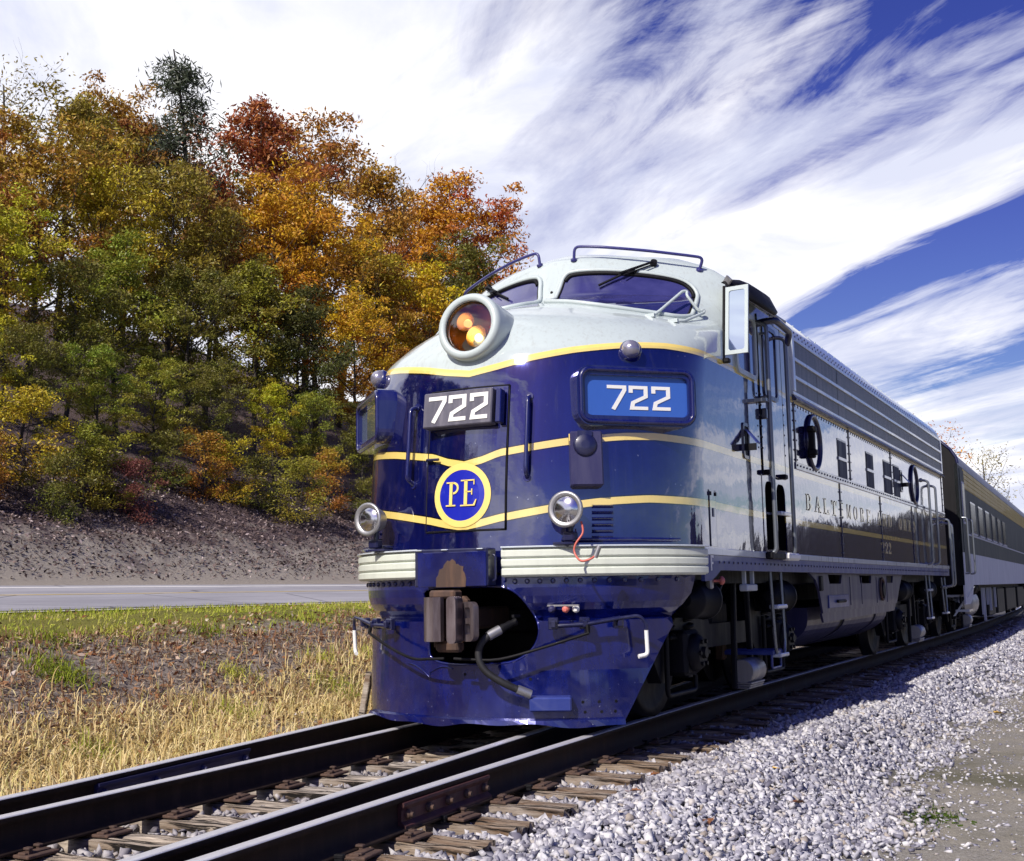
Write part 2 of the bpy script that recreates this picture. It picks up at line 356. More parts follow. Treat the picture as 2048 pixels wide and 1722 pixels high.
def lens_mat():
    m = bpy.data.materials.new('lens_glass'); m.use_nodes = True; n = NT(m); n.t.nodes.clear()
    o = n.N('ShaderNodeOutputMaterial'); g = n.N('ShaderNodeBsdfGlossy'); g.inputs['Roughness'].default_value = .02; t = n.N('ShaderNodeBsdfTransparent'); t.inputs[0].default_value = (.93,.93,.97,1)
    fr = n.N('ShaderNodeFresnel'); fr.inputs[0].default_value = 2.3; mx = n.N('ShaderNodeMixShader'); n.L(fr.outputs[0], mx.inputs[0]); n.L(t.outputs[0], mx.inputs[1]); n.L(g.outputs[0], mx.inputs[2]); n.L(mx.outputs[0], o.inputs[0])
    return m
Mt['lens'] = lens_mat()

# ------------------------------------------------------------------ locomotive: the shape of the nose
HW = 1.47; REAR = 14.25
_zf = np.linspace(.0, 4.4, 441)
_ycf = np.interp(_zf, [0,.1,.83,1.15,1.494,1.746,1.985,2.69,2.86,3.0,3.1,3.2,3.32,3.42,3.50,3.56,3.98,4.09,4.16,4.20,4.22],
                      [-.2,-.21,-.27,-.24,-.206,-.193,-.172,-.09,-.045,.03,.115,.235,.50,.80,1.08,1.33,1.52,1.74,2.05,2.4,2.8])
_k = np.exp(-np.linspace(-2,2,11)**2); _k /= _k.sum()
_sm = np.convolve(np.pad(_ycf, 5, 'edge'), _k, 'valid'); _ycf = np.where((_zf > 2.5) & (_zf < 4.17), _sm, _ycf)
def yc(z): return float(np.interp(z, _zf, _ycf))
def wz(z): return float(np.interp(z, [0,3.55,3.63,3.71,3.79,3.86,3.93,4.0,4.06,4.11,4.15,4.18,4.20,4.22], [1.47,1.47,1.458,1.425,1.37,1.28,1.15,.97,.79,.61,.44,.30,.18,.02]))
def az(z): return max(.3, float(np.interp(z, [2.70,2.95,3.15,3.32,3.5,4.0,4.22], [yc(2.70)+1.25,1.28,1.60,1.98,2.08,2.25,3.3]))-yc(z))*min(1, (wz(z)/HW)**.6) if z > 2.70 else 1.25
def fw(z): return float(np.interp(z, [2.88,3.10,3.32], [0,.35,.86]))
def ys(x, z):
    w = wz(z); u = min(abs(x)/w, 1.0); k = fw(z); return yc(z) + az(z)*((1-k)*(1-math.sqrt(max(0, 1-u*u))) + k*u**1.75)
def sp(x, z, off=0.0):
    """point on the nose at (x, z), lifted off the sheet by off; also the outward normal"""
    x = max(-HW+.002, min(HW-.002, x)); e = .004
    dx = (ys(x+e if abs(x+e) < HW else x, z)-ys(x-e if abs(x-e) < HW else x, z))/(2*e if abs(x)+e < HW else e); dz = (ys(x, z+e)-ys(x, z-e))/(2*e)
    n = Vector((dx, -1, dz)).normalized(); return Vector((x, ys(x, z), z)) + n*off, n
def frame(x, z, off=0.0):
    p, n = sp(x, z, off); ux = Vector((0,0,1)).cross(n); ux = -ux if ux.dot(Vector((1,0,0))) < 0 else ux; ux.normalize(); uy = n.cross(ux); uy = -uy if uy.z < 0 else uy
    return p, ux.normalized(), uy.normalized(), n
def stripe_d(x, y, z):
    a = abs(x); side = y > 1.3 and a > 1.3
    s1 = 2.91 if side else np.interp(a, [0,.22,.45,.785,1.09,1.31,1.46],[2.70,2.735,2.785,2.845,2.888,2.912,2.91])
    s2 = 2.162 if side else np.interp(a, [0,.15,.29,.75,1.12,1.28,1.46],[1.985,2.015,2.062,2.128,2.168,2.176,2.165])
    s3 = np.interp(y, [1,4],[1.69,1.665]) if side else np.interp(a, [0,.15,.297,.66,.977,1.26,1.46],[1.515,1.54,1.572,1.632,1.676,1.70,1.695])
    return z-s1, z-s2, z-s3
def shell_attrs(V):
    D = np.array([stripe_d(*v) for v in V]); return {'d1': ('POINT', D[:,0]), 'd2': ('POINT', D[:,1]), 'd3': ('POINT', D[:,2]), 'front': ('POINT', np.zeros(len(V)))}

loco = tag(empty('diesel_locomotive'), 'glossy navy and grey streamlined diesel locomotive with yellow stripes and number 722', 'locomotive')
def P(name, mb, m, parent=None, **k): return mb.build(name, m, parent or loco, **k)

# carbody: one sheet shell lofted from level curves, nose, cab, sides and roof
_zs = [1.17,1.25,1.345,1.42,1.494,1.6,1.68,1.746,1.86,1.985,2.05,2.10,2.16,2.3,2.45,2.6,2.69,2.76,2.82,2.86,2.90,2.94,2.98,3.02,3.06,3.1,3.14,3.18,3.22,3.26,3.30,3.35,3.40,3.45,3.49,3.53,3.56,3.585,3.63,3.67,3.71,3.75,3.79,3.825,3.86,3.895,3.93,3.965,4.0,4.03,4.06,4.085,4.11,4.13,4.15,4.165,4.18,4.19,4.20,4.21,4.22]
_th = np.linspace(0, math.pi/2, 41); _yt = [1.95,2.25,2.70,3.10,3.52,3.95,5.2,6.5,7.8,9.2,10.8,12.6,REAR]
RECESS = (2.70, 3.52, 1.345, 2.05)
def carbody():
    rows = []
    for z in _zs:
        w, a, y0, k = wz(z), az(z), yc(z), fw(z)
        half = [(w*math.sin(t), y0+a*((1-k)*(1-math.cos(t))+k*math.sin(t)**1.75), z) for t in _th]
        ye = half[-1][1]; half += [(w, max(ye+.01*(i+1), y), z) for i, y in enumerate(_yt)]
        rows.append([(-x, y, zz) for x, y, zz in half[:0:-1]] + half)
    n = len(rows[0]); V = [p for r in rows for p in r]; F = []
    for i in range(len(rows)-1):
        for k in range(n-1):
            q = (rows[i][k], rows[i][k+1], rows[i+1][k+1], rows[i+1][k]); cy = sum(p[1] for p in q)/4; cx = sum(p[0] for p in q)/4; cz = sum(p[2] for p in q)/4
            if cx > 1.4 and RECESS[0] < cy < RECESS[1] and RECESS[2] < cz < RECESS[3]: continue
            F.append((i*n+k, i*n+k+1, (i+1)*n+k+1, (i+1)*n+k))
    o = np_mesh('carbody', V, F, [Mt['body']], shell_attrs(V), True, loco)
    return o
carbody()
mb = MB(); mb.prism([(-HW+.01,1.17),(HW-.01,1.17)]+[(wz(z)-.01, z) for z in (3.55,3.71,3.86,4.0,4.11,4.2)]+[(-wz(z)+.01, z) for z in (4.2,4.11,4.0,3.86,3.71,3.55)], (0,REAR-.02,0), (1,0,0), (0,0,1), .02); P('rear_bulkhead', mb, Mt['navy'])

def patch(name, x0, x1, z0, z1, off, m, parent, nx=16, nz=16, thick=.012, attrs=True):
    """a sheet that follows the nose, standing off it, with turned edges"""
    V = []; F = []
    for j in range(nz+1):
        for i in range(nx+1): V.append(sp(x0+(x1-x0)*i/nx, z0+(z1-z0)*j/nz, off)[0])
    w = nx+1
    for j in range(nz):
        for i in range(nx): F.append((j*w+i, j*w+i+1, (j+1)*w+i+1, (j+1)*w+i))
    ring = [i for i in range(nx)] + [j*w+nx for j in range(nz)] + [nz*w+nx-i for i in range(nx)] + [(nz-j)*w for j in range(nz)]
    b = len(V)
    for q in ring: x, y, z = V[q]; V.append(sp(x, z, off-thick)[0])
    r = len(ring)
    for i in range(r): F.append((ring[i], b+i, b+(i+1) % r, ring[(i+1) % r]))
    V = [tuple(v) for v in V]
    return np_mesh(name, V, F, [m], shell_attrs(V) if attrs else None, False, parent)
# ---- nose door with road number plate and round emblem
door = patch('nose_door', -.335, .335, 1.495, 2.575, .012, Mt['body'], loco, 18, 26, .014)
for pl in door.data.polygons: pl.use_smooth = False
mb = MB()
gap = [sp(-.343,1.487,.004)[0]] + [sp(-.343,1.487+(2.583-1.487)*i/12,.004)[0] for i in range(13)] + [sp(-.343+.686*i/10,2.583,.004)[0] for i in range(11)] + [sp(.343,2.583-(2.583-1.487)*i/12,.004)[0] for i in range(13)] + [sp(.343-.686*i/10,1.487,.004)[0] for i in range(11)]
mb.tube(gap, .007, 6); P('gap_seal', mb, Mt['black'], door)
mb = MB(); mb.tube(bend([sp(-.33,2.04,.01)[0], sp(-.33,2.04,.045)[0], sp(-.21,2.035,.045)[0]], .02), .011, 6); P('latch', mb, Mt['navy'], door)
def stroke(path, w, closed=False):
    """outline of a polyline of width w with mitred corners"""
    p = [Vector(q) for q in path]; L_, R_ = [], []
    for i in range(len(p)):
        a = (p[i]-p[i-1]).normalized() if i else (p[1]-p[0]).normalized(); b = (p[i+1]-p[i]).normalized() if i < len(p)-1 else a
        na, nb = Vector((-a.y, a.x)), Vector((-b.y, b.x)); m = (na+nb).normalized(); k = w/2/max(.35, m.dot(na))
        L_.append(p[i]+m*k); R_.append(p[i]-m*k)
    return [tuple(q) for q in L_+R_[::-1]]
def numeral(mb, ch, o, ux, uy, h, w, d, st=.15):
    """block numerals with cut corners"""
    g = {'7': [[(0,.925),(.60,.925),(.60,.80),(.20,0)]], '2': [[(.03,.70),(.03,.925),(.55,.925),(.55,.56),(.10,.30),(.06,.075),(.62,.075)]]}[ch]
    for path in g: mb.prism([(x*w/.62, y*h) for x, y in stroke(path, st)], o, ux, uy, d)
def plate722(parent_o, p, ux, uy, w, h, dep, nw, nh, gap_, x0, y0, m_num, name='numeral', st=.15):
    for i, ch in enumerate('722'):
        q = MB(); numeral(q, ch, p + ux*(x0+i*gap_) + uy*y0, ux, uy, nh, nw, dep, st); P(name, q, m_num, parent_o)
p, ux, uy, n = frame(-.035, 2.425, .10); ux = Vector((1,0,0)); n = Vector((0,-1,.12)).normalized(); uy = n.cross(ux) if n.cross(ux).z > 0 else -n.cross(ux)
p = Vector((-.035, ys(0,2.42)-.10, 2.42)); nb = MB(); rot = Matrix((ux, -n, uy)).transposed()
nb.box(p - n*.045, (.60,.09,.275), rot, bev=.008); Mt['platepaint'] = worn('plate_paint', (.085,.082,.115), (.18,.17,.21), .4, .3, .8, 9); plate = P('number_plate', nb, Mt['platepaint'])
plate722(plate, p, ux, uy, .6, .27, .006, .145, .205, .187, -.25, -.102, Mt['white'])
mb = MB(); mb.box(p + ux*.34 - n*.06, (.045,.07,.26), rot, bev=.006); P('plate_bracket', mb, Mt['blue'], plate)
# emblem: a blue disc in a yellow ring with the serif letters PE
em = MB(); ring = []
def disc_pts(r, off, k=40): return [sp(-.012+r*math.cos(2*math.pi*i/k), 1.755+r*math.sin(2*math.pi*i/k), off)[0] for i in range(k)]
def disc(mb, r0, r1, off):
    A, B = disc_pts(r0, off), disc_pts(r1, off); k = len(A); mb.add(A+B+[sp(-.012,1.755,off)[0]] if r0 == 0 else A+B, [(i,(i+1)%k,k+(i+1)%k,k+i) for i in range(k)], 0, True)
e1 = MB(); 
rr_ = [.001,.05,.1,.15,.195]
for a_, b_ in zip(rr_, rr_[1:]): disc(e1, a_, b_, .016)
emb = P('emblem', e1, Mt['emblem'])
e2 = MB(); disc(e2, .193, .218, .018); disc(e2, .218, .243, .018); P('emblem_ring', e2, Mt['yellow'], emb)
pe, ux, uy, n = frame(-.012, 1.755, .018)
def serif_letter(ch, o, h):
    q = MB(); s = h; t = .028*s/.2
    def r(x0, y0, x1, y1): q.prism([(x0,y0),(x1,y0),(x1,y1),(x0,y1)], o, ux, uy, .004)
    if ch == 'P':
        r(.035*s/.2, .006, .035*s/.2+t, s-.004); r(.005*s/.2, 0, .095*s/.2, .010); r(.005*s/.2, s-.010, .075*s/.2, s)
        cx, cy = .07*s/.2, s*.745; ro, ri = s*.255, s*.205
        q.prism(arc(cx, cy, ro, -90, 90, 14)+[(cx*1.0-.004, cy+ri-.004)]+arc(cx, cy, ri-.006, 90, -90, 14)[1:], o, ux, uy, .004)
    else:
        r(.03*s/.2, .006, .03*s/.2+t, s-.004); r(.0, 0, .125*s/.2, .010); r(.0, s-.010, .118*s/.2, s); r(.04*s/.2, s*.52, .095*s/.2, s*.52+.009)
        r(.092*s/.2, s*.42, .101*s/.2, s*.65); q.prism([(.105*s/.2,0),(.125*s/.2,0),(.14*s/.2,s*.24),(.132*s/.2,s*.24)], o, ux, uy, .0045); r(.11*s/.2, s*.80, .118*s/.2, s-.004)
    P('letter', q, Mt['yellow'], emb)
serif_letter('P', pe - ux*.135 - uy*.082, .185); serif_letter('E', pe - ux*.005 - uy*.085, .20)

# ---- illuminated number boards on both corners of the nose
def number_board(sx):
    a = R(45)*sx; u = Vector((math.cos(a), math.sin(a), 0)); n = Vector((math.sin(a), -math.cos(a), 0)); up = Vector((0,0,1)); c = Vector((1.222*sx, .315, 2.468))
    w, h = .965, .452; q = MB()
    out = rrect(-w/2,-h/2,w/2,h/2,.11,6); inn = rrect(-w/2+.062,-h/2+.075,w/2-.062,h/2-.072,.055,5)
    q.prism(out, c-n*.40, u, up, .36); q.prism(out, c-n*.04, u, up, .04, holes=[inn])
    b = P('number_board', q, Mt['blue'])
    g = MB(); g.tube([c+u*x+up*y+n*.004 for x, y in rrect(-w/2+.03,-h/2+.03,w/2-.03,h/2-.03,.075,6)], .018, 8, True); P('rim', g, Mt['blue'], b)
    g = MB(); g.prism(inn, c-n*.035, u, up, .006); P('glass', g, Mt['boardglass'] if sx > 0 else Mt['leftglass'], b)
    if sx > 0: plate722(b, c-n*.028, u, up, w, h, .004,   .145, .185, .185, -.235, -.10, Mt['white'], st=.135)
number_board(1); number_board(-1)
# ---- headlight
H0 = Vector((0, -.085, 3.075)); HA = Vector((0, -1, .13)).normalized()
q = MB(); q.lathe([(.205,-.13),(.205,.012),(.212,.024),(.235,.030),(.258,.022),(.270,.0),(.272,-.03),(.268,-.14),(.262,-.75)], H0, HA, 44, cap=(False, False)); hl = P('headlight', q, Mt['grey'])
q = MB(); q.lathe([(.03,-.16),(.10,-.145),(.16,-.11),(.20,-.05),(.206,-.02)], H0, HA, 36, cap=(True, False)); P('reflector', q, Mt['reflector'], hl)
for dx, dz, r in ((.035,-.065,.085),(-.06,.06,.075)):
    o = H0 + Vector((dx, 0, dz)); q = MB(); q.lathe([(.012,-.15),(r*.6,-.12),(r,-.06),(r*1.02,-.05)], o, HA, 24, cap=(True,False)); P('lamp', q, Mt['reflector'], hl)
    q = MB(); q.lathe([(.001,-.062),(.022,-.068),(.034,-.085),(.030,-.11)], o, HA, 14, cap=(False,True)); P('bulb', q, Mt['bulb' if dz < 0 else 'dimbulb'], hl)
q = MB(); q.lathe([(.001,.012),(.08,.008),(.15,.0),(.206,-.012)], H0, HA, 36, cap=(False,False)); P('lens', q, Mt['lens'], hl)
q = MB(); q.lathe([(.207,-.012),(.213,.002),(.207,.006),(.201,-.004)], H0, HA, 36, cap=(False,False)); P('gasket', q, Mt['black'], hl)
# ---- small marker lamps beside the upper stripe
for sx in (1,-1):
    p, n = sp(1.135*sx, 2.835, .0); n = Vector((.45*sx,-.85,.28)).normalized(); q = MB(); q.lathe([(.085,-.06),(.085,.035),(.074,.045)], p, n, 24); b = P('marker_lamp', q, Mt['blue'])
    q = MB(); q.lathe([(.072,.03),(.070,.06),(.055,.088),(.03,.105),(.002,.11)], p, n, 20, cap=(False,False)); P('lens', q, Mt['markerglass'], b)
# ---- round lamps on stalks above the bumper
def ditch_light(sx):
    p, _ = sp(.76*sx, 1.6, .20); n = Vector((.10*sx, -1, .02)).normalized(); q = MB()
    q.lathe([(.05,-.14),(.085,-.11),(.10,-.05),(.118,.0),(.132,.015),(.132,.028),(.115,.034),(.094,.02)], p, n, 30, cap=(True,False)); b = P('ditch_light', q, Mt['dull'])
    q = MB(); q.lathe([(.095,.016),(.07,.030),(.04,.038),(.001,.041)], p, n, 26, cap=(False,False)); P('lens', q, Mt['chrome'], b)
    q = MB(); q.tube(bend([p-n*.08-Vector((0,0,.09)), p-n*.08-Vector((0,0,.2)), sp(.76*sx,1.345,.10)[0]], .05), .022, 8); q.box(sp(.76*sx,1.36,.10)[0], (.16,.10,.02), bev=.004); P('bracket', q, Mt['navy'], b)
    q = MB(); q.box(p-n*.07-Vector((0,0,.19)), (.09,.08,.07), bev=.01); P('junction_box', q, Mt['navy'], b)
    if sx > 0:
        c = smooth_path([p+Vector((.10,.03,-.09)), p+Vector((.115,.02,-.17)), p+Vector((.07,-.01,-.25)), p+Vector((.065,-.02,-.31)), p+Vector((.12,-.04,-.37)), p+Vector((.19,-.03,-.36)), p+Vector((.225,.0,-.33))], 6)
        q = MB(); q.tube(c, .008, 6); P('cable', q, Mt['wire'], b); q = MB(); q.tube([c[-1]-Vector((.012,0,.02)), c[-1]+Vector((.02,.01,.06))], .020, 8); P('plug', q, Mt['dull'], b)
ditch_light(1); ditch_light(-1)
# ---- handles, grab irons, foot bar
for sx in (1,-1):
    a, b = sp(.495*sx,1.905,.0)[0], sp(.495*sx,2.455,.0)[0]; n = sp(.495*sx,2.2)[1]
    q = MB(); q.tube(bend([a+Vector((0,0,-.04)), a+n*.075+Vector((0,0,.0)), b+n*.075, b+Vector((0,0,.03))], .035), .017, 8); q.lathe([(.03,0),(.03,.012)], a+Vector((0,0,-.04)), n, 10); q.lathe([(.03,0),(.03,.012)], b+Vector((0,0,.03)), n, 10); P('nose_handle', q, Mt['blue'])
    q = MB(); c = [sp(x*sx, 1.395, .055)[0] for x in np.linspace(.74,1.375,14)]; q.tube([sp(.74*sx,1.395,0)[0]]+c+[sp(1.375*sx,1.395,0)[0]], .011, 6); P('foot_bar', q, Mt['blue'])
q = MB(); q.tube(bend([sp(-.335,2.05,.0)[0], sp(-.335,2.05,.06)[0], sp(-.22,2.03,.06)[0]],.02), .012, 6)
def roof_pt(x, y):
    zs = np.linspace(3.5,4.22,400)
    best = max((z for z in zs if abs(x) <= wz(z) and ys(x, z) <= y), default=3.6); return Vector((x, y, best))
def grab(sx):
    x0, x1 = .17*sx, 1.18*sx
    pts = []
    for t in np.linspace(0,1,9):
        x = x0+(x1-x0)*t; pts.append(sp(x, 4.0-.08*t-.05*t*t, .11)[0])
    a, b = sp(x0,3.97,.0)[0], sp(x1,3.845,.0)[0]
    q = MB(); q.tube(bend([a]+pts+[b], .05), .014, 8); q.lathe([(.03,0),(.028,.02)], a, sp(x0,4.0)[1], 10); q.lathe([(.03,0),(.028,.02)], b, sp(x1,3.86)[1], 10); P('roof_grab_iron', q, Mt['bar'])
grab(1); grab(-1)
# ---- louvres on the blue sheet below the middle stripe
for sx in (1,-1):
    lp = MB(); lp.box(sp(1.0*sx,1.68,.003)[0], (.012,.012,.012)); 
    for k in range(6):
        z = 1.655-.046*k; A = [sp(x*sx,z,.0)[0] for x in np.linspace(.925,1.055,7)]; B = [sp(x*sx,z-.006,.018)[0] for x in np.linspace(.932,1.048,7)]; C_ = [sp(x*sx,z-.026,.0)[0] for x in np.linspace(.925,1.055,7)]
        q = MB(); q.add(A+B+C_, [(r*7+i,r*7+i+1,(r+1)*7+i+1,(r+1)*7+i) for r in (0,1) for i in range(6)], 0, False); P('louvre', q, Mt['blue'])
# ---- socket box right of the door
p, ux, uy, n = frame(.885, 1.985, .07); rot = Matrix((ux, -n, uy)).transposed()
q = MB(); q.box(p-n*.05, (.24,.14,.41), rot, bev=.012); sb = P('socket_box', q, Mt['purple'])
q = MB(); q.lathe([(.088,0),(.088,.028),(.07,.04),(.03,.045)], p-ux*.012+uy*.10, n, 24); q.box(p-ux*.012+uy*.185+n*.02, (.11,.03,.04), rot); P('socket_lid', q, Mt['navy'], sb)
q = MB(); q.box(p-uy*.085+n*.006, (.135,.014,.16), rot, bev=.006); P('cover_plate', q, Mt['purple'], sb)
q = MB(); q.box(p+uy*.16-ux*.105+n*.001, (.045,.005,.053), rot); q.box(p+uy*.155+ux*.09+n*.001, (.06,.005,.053), rot); P('painted_stripe', q, Mt['yellow'], sb)

# ---- windscreens
def windshield(sx):
    ctrl = [(.10,3.50),(.098,3.70),(.126,3.81),(.204,3.844),(.42,3.841),(.668,3.814),(.907,3.774),(1.083,3.719),(1.178,3.635),(1.219,3.525),(1.240,3.39),(1.238,3.305),(1.183,3.282),(1.08,3.295),(.75,3.345),(.40,3.42)]
    ol = [(float(v.x), float(v.y)) for v in smooth_path([Vector((a,b,0)) for a, b in ctrl], 5, True)]
    w = P('windshield', MB().tube([sp(x*sx, z, .010)[0] for x, z in ol], .021, 8, True), Mt['grey'])
    def sheet(sc, off, name, m, top=None):
        cx, cz = .66, 3.62; cur = [(cx+(x-cx)*sc, cz+(z-cz)*sc) for x, z in ol]; V = []; F = []; rings = 10; k = len(cur)
        for r in range(rings+1):
            t = r/rings
            for x, z in cur: V.append(sp((cx+(x-cx)*t)*sx, cz+(z-cz)*t, off)[0])
        for r in range(rings):
            for i in range(k): F.append((r*k+i, r*k+(i+1)%k, (r+1)*k+(i+1)%k, (r+1)*k+i))
        q = MB(); q.add(V, F, 0, True); P(name, q, m, w)
    sheet(.975, .006, 'glass', Mt['glass'])
    P('gasket', MB().tube([sp((.66+(x-.66)*.965)*sx, 3.62+(z-3.62)*.94-.004, .004)[0] for x, z in ol], .013, 6, True), Mt['black'], w)
    P('hood_shadow_strip', MB().tube([sp((.66+(x-.66)*.95)*sx, 3.62+(z-3.62)*.88-.006, .009)[0] for x, z in ol[8:46]], .020, 6), Mt['black'], w)  # black tube standing in for the hood's shadow along the glass top
    # wiper hanging from above the glass
    a, b, c = sp(.83*sx,3.895,.04)[0], sp(.60*sx,3.76,.06)[0], sp(.44*sx,3.665,.035)[0]
    q = MB(); q.tube([a, b], [.010,.014], 6); q.tube([a+Vector((.02*sx,0,-.02)), b+Vector((.03*sx,0,-.02))], .007, 6); q.lathe([(.03,0),(.03,.05)], sp(.83*sx,3.895,-.005)[0], sp(.83*sx,3.895)[1], 10); wp = P('wiper', q, Mt['black'])
    q = MB(); q.tube([c, (b+sp(.70*sx,3.80,.035)[0])/2, sp(.72*sx,3.80,.03)[0]], .011, 6); P('wiper_blade', q, Mt['black'], wp)
    # bent-rod step at the outer foot of the glass
    Z = [(1.06,3.26,.0),(1.085,3.28,.04),(1.125,3.46,.12),(1.15,3.47,.12),(1.16,3.43,.11),(1.275,3.335,.05),(1.29,3.37,.05),(1.30,3.34,.05),(1.275,3.22,.01),(1.235,3.21,.0)]
    q = MB(); q.tube(bend([sp(x*sx,z,o)[0] for x, z, o in Z], .03), .013, 7); q.box(sp(1.055*sx,3.255,.006)[0], (.08,.03,.03)); q.box(sp(1.225*sx,3.205,.006)[0], (.08,.03,.03)); P('rod_step', q, Mt['grey'])
windshield(1); windshield(-1)
P('bolt', MB().lathe([(.014,0),(.010,.008)], sp(0.02,3.66,0)[0], sp(0.02,3.66)[1], 10), Mt['black'])
# ---- bumper: a flat box in the middle, ribbed bands to both sides
rot = Matrix.Identity(3)
q = MB(); q.box((0,-.335,1.212), (.62,.13,.275), bev=.008); bx = P('bumper_box', q, Mt['navy'])
q = MB(); q.box((0.01,-.403,1.20), (.58,.008,.25), bev=.003); P('cover_plate', q, Mt['pilot'], bx)
def rust_patch():
    V = []; pts = [(-.12,-.118),(.13,-.118),(.137,-.06),(.125,-.02),(.11,.0),(.115,.03),(.085,.035),(.07,.05),(.055,.045),(.045,.07),(.02,.085),(.0,.07),(-.02,.075),(-.05,.045),(-.06,.02),(-.09,.01),(-.10,-.03),(-.118,-.05)]
    q = MB(); q.prism(pts, (0.0,-.4075,1.19), (1,0,0), (0,0,1), .002); P('rust_patch', q, Mt['rust'], bx)
rust_patch()
for dx in (-.27,-.05,.25): P('weld', MB().box((dx,-.40,1.343), (.05,.02,.008), bev=.002), Mt['silver'], bx)
q = MB(); q.tube(bend([(.325,-.345,1.30),(.345,-.345,1.29),(.345,-.345,1.12),(.325,-.345,1.11)], .02), .009, 6); P('side_hook', q, Mt['navy'], bx)
def band_pt(sx, t, off):
    """t runs 0..1 from beside the box round the corner of the nose"""
    x = HW*math.sin(t*math.pi/2*.995); return sp(x*sx, 1.25, off)[0]
for sx in (1,-1):
    t0 = math.asin(.34/HW)/(math.pi/2); tt = np.linspace(t0, .93, 30)
    bp_ = MB()
    prof = [(0,.0),(.0,.085),(0,.10)]
    def rail_strip(zl, zh, o_in, o_out, name, m, parent, ev=0.006):
        q = MB(); V = []
        secs = [(zl, o_in), (zl, o_out-ev), (zl+ev, o_out), (zh-ev, o_out), (zh, o_out-ev), (zh, o_in)]
        for t in tt:
            for z, o in secs: p = band_pt(sx, t, o); V.append((p.x, p.y, z))
        k = len(secs); F = [(i*k+j, i*k+j+1, (i+1)*k+j+1, (i+1)*k+j) for i in range(len(tt)-1) for j in range(k-1)]
        F += [tuple(range(k)), tuple(range((len(tt)-1)*k, len(tt)*k))]; q.add(V, F); return P(name, q, m, parent)
    bmp = rail_strip(1.135, 1.345, .0, .062, 'ribbed_bumper', Mt['cream'], None)
    for k in range(3): rail_strip(1.142+.0665*k, 1.142+.0665*k+.058, .06, .083, 'rib', Mt['cream'], bmp, .010)
    rail_strip(1.345, 1.358, -.002, .095, 'ledge', Mt['silver'], bmp, .003)
    q = MB()
    for x in np.arange(.42,1.45,.088):
        p, n = sp(x*sx, 1.105, -.005); q.lathe([(.020,0),(.018,.008),(.010,.014)], p, n, 8)
    P('rivets', q, Mt['blue'], kind='stuff')
# ---- pilot: folded sheet with the coupler opening
def po(z): return float(np.interp(z, [.05,.10,.5,.815,.835,.86,.90,.95,1.02,1.16],[.02,.005,-.04,-.055,-.150,-.115,-.068,-.035,-.012,-.003]))
hole = [(float(v.x), float(v.y)) for v in smooth_path([Vector((a,b,0)) for a, b in [(-.345,.62),(-.34,.9),(-.335,1.06),(.10,1.075),(.36,1.06),(.50,.95),(.585,.78),(.565,.66),(.49,.575),(.35,.515),(.02,.497),(-.2,.505),(-.31,.54)]], 4, True)]
def pilot():
    edge = [(1.455,1.15),(1.445,1.0),(1.415,.83),(1.28,.5),(1.14,.2),(1.09,.10)]; out = []
    pts = edge + [(x, .10) for x in np.linspace(1.0,-1.0,21)] + [(-x, z) for x, z in edge[::-1]] + [(x, 1.15) for x in np.linspace(-1.37,1.37,27)]
    for i in range(len(pts)):
        a, b = Vector(pts[i]), Vector(pts[(i+1)%len(pts)]); m = max(1, int((b-a).length/.07)); out += [tuple(a+(b-a)*k/m) for k in range(m)]
    def inside(p, lp):
        c = False; j = len(lp)-1
        for i in range(len(lp)):
            if (lp[i][1] > p[1]) != (lp[j][1] > p[1]) and p[0] < (lp[j][0]-lp[i][0])*(p[1]-lp[i][1])/(lp[j][1]-lp[i][1])+lp[i][0]: c = not c
            j = i
        return c
    grid = [(x, z) for z in (.17,.26,.36,.46,.56,.66,.75,.812,.832,.86,.9,.95,1.0,1.06,1.11) for x in np.linspace(-1.42,1.42,50) if inside((x,z), out) and not inside((x,z), hole)]
    v2 = [Vector(p) for p in out+hole+grid]; m, h = len(out), len(hole); ed = [(i,(i+1)%m) for i in range(m)]+[(m+i,m+(i+1)%h) for i in range(h)]
    vo, _, fo, *_ = delaunay_2d_cdt(v2, ed, [], 0, 1e-6); q = MB(); fs = []
    for f in fo:
        cc = sum((vo[i] for i in f), Vector((0,0)))/len(f)
        if inside(cc, out) and not inside(cc, hole): fs.append(tuple(f))
    for o in (0, -.02): q.add([sp(p.x, p.y, po(p.y)+o)[0] for p in vo], fs, 0, False)
    o = P('pilot', q, Mt['pilot']); return o
pil = pilot()
P('opening_rim', MB().tube([sp(x, z, po(z)-.008)[0] for x, z in hole], .012, 6, True), Mt['pilot'], pil)
q = MB(); V = []; tt = np.linspace(-1.02,1.08,40)
for x in tt:
    wv = .012*math.sin(x*5)+.01*math.sin(x*13+1)
    for z, o in ((.125,.0),(.118,.045+wv*.4),(.082+wv,.055+wv*.5),(.077+wv,.0)): V.append(sp(x, z, po(.1)+o)[0])
q.add(V, [(i*4+j,i*4+j+1,(i+1)*4+j+1,(i+1)*4+j) for i in range(39) for j in range(3)]); P('bottom_flange', q, Mt['pilot'], pil)
q = MB(); p, ux, uy, n = frame(.645, .235, po(.235)+.03); q.box(p, (.30,.12,.10), Matrix((ux,-n,uy)).transposed(), bev=.01); P('step_plate', q, Mt['sill'], pil)
q = MB()
for x, z in [(.85,.235),(.95,.235),(1.05,.235),(.86,.165),(.96,.165),(1.04,.165),(.51,.40),(.0,.43)]:
    p, n = sp(x, z, po(z)-.004); q.lathe([(.013,0),(.011,.006)], p, n, 8)
P('bolts', q, Mt['black'], pil, kind='stuff')
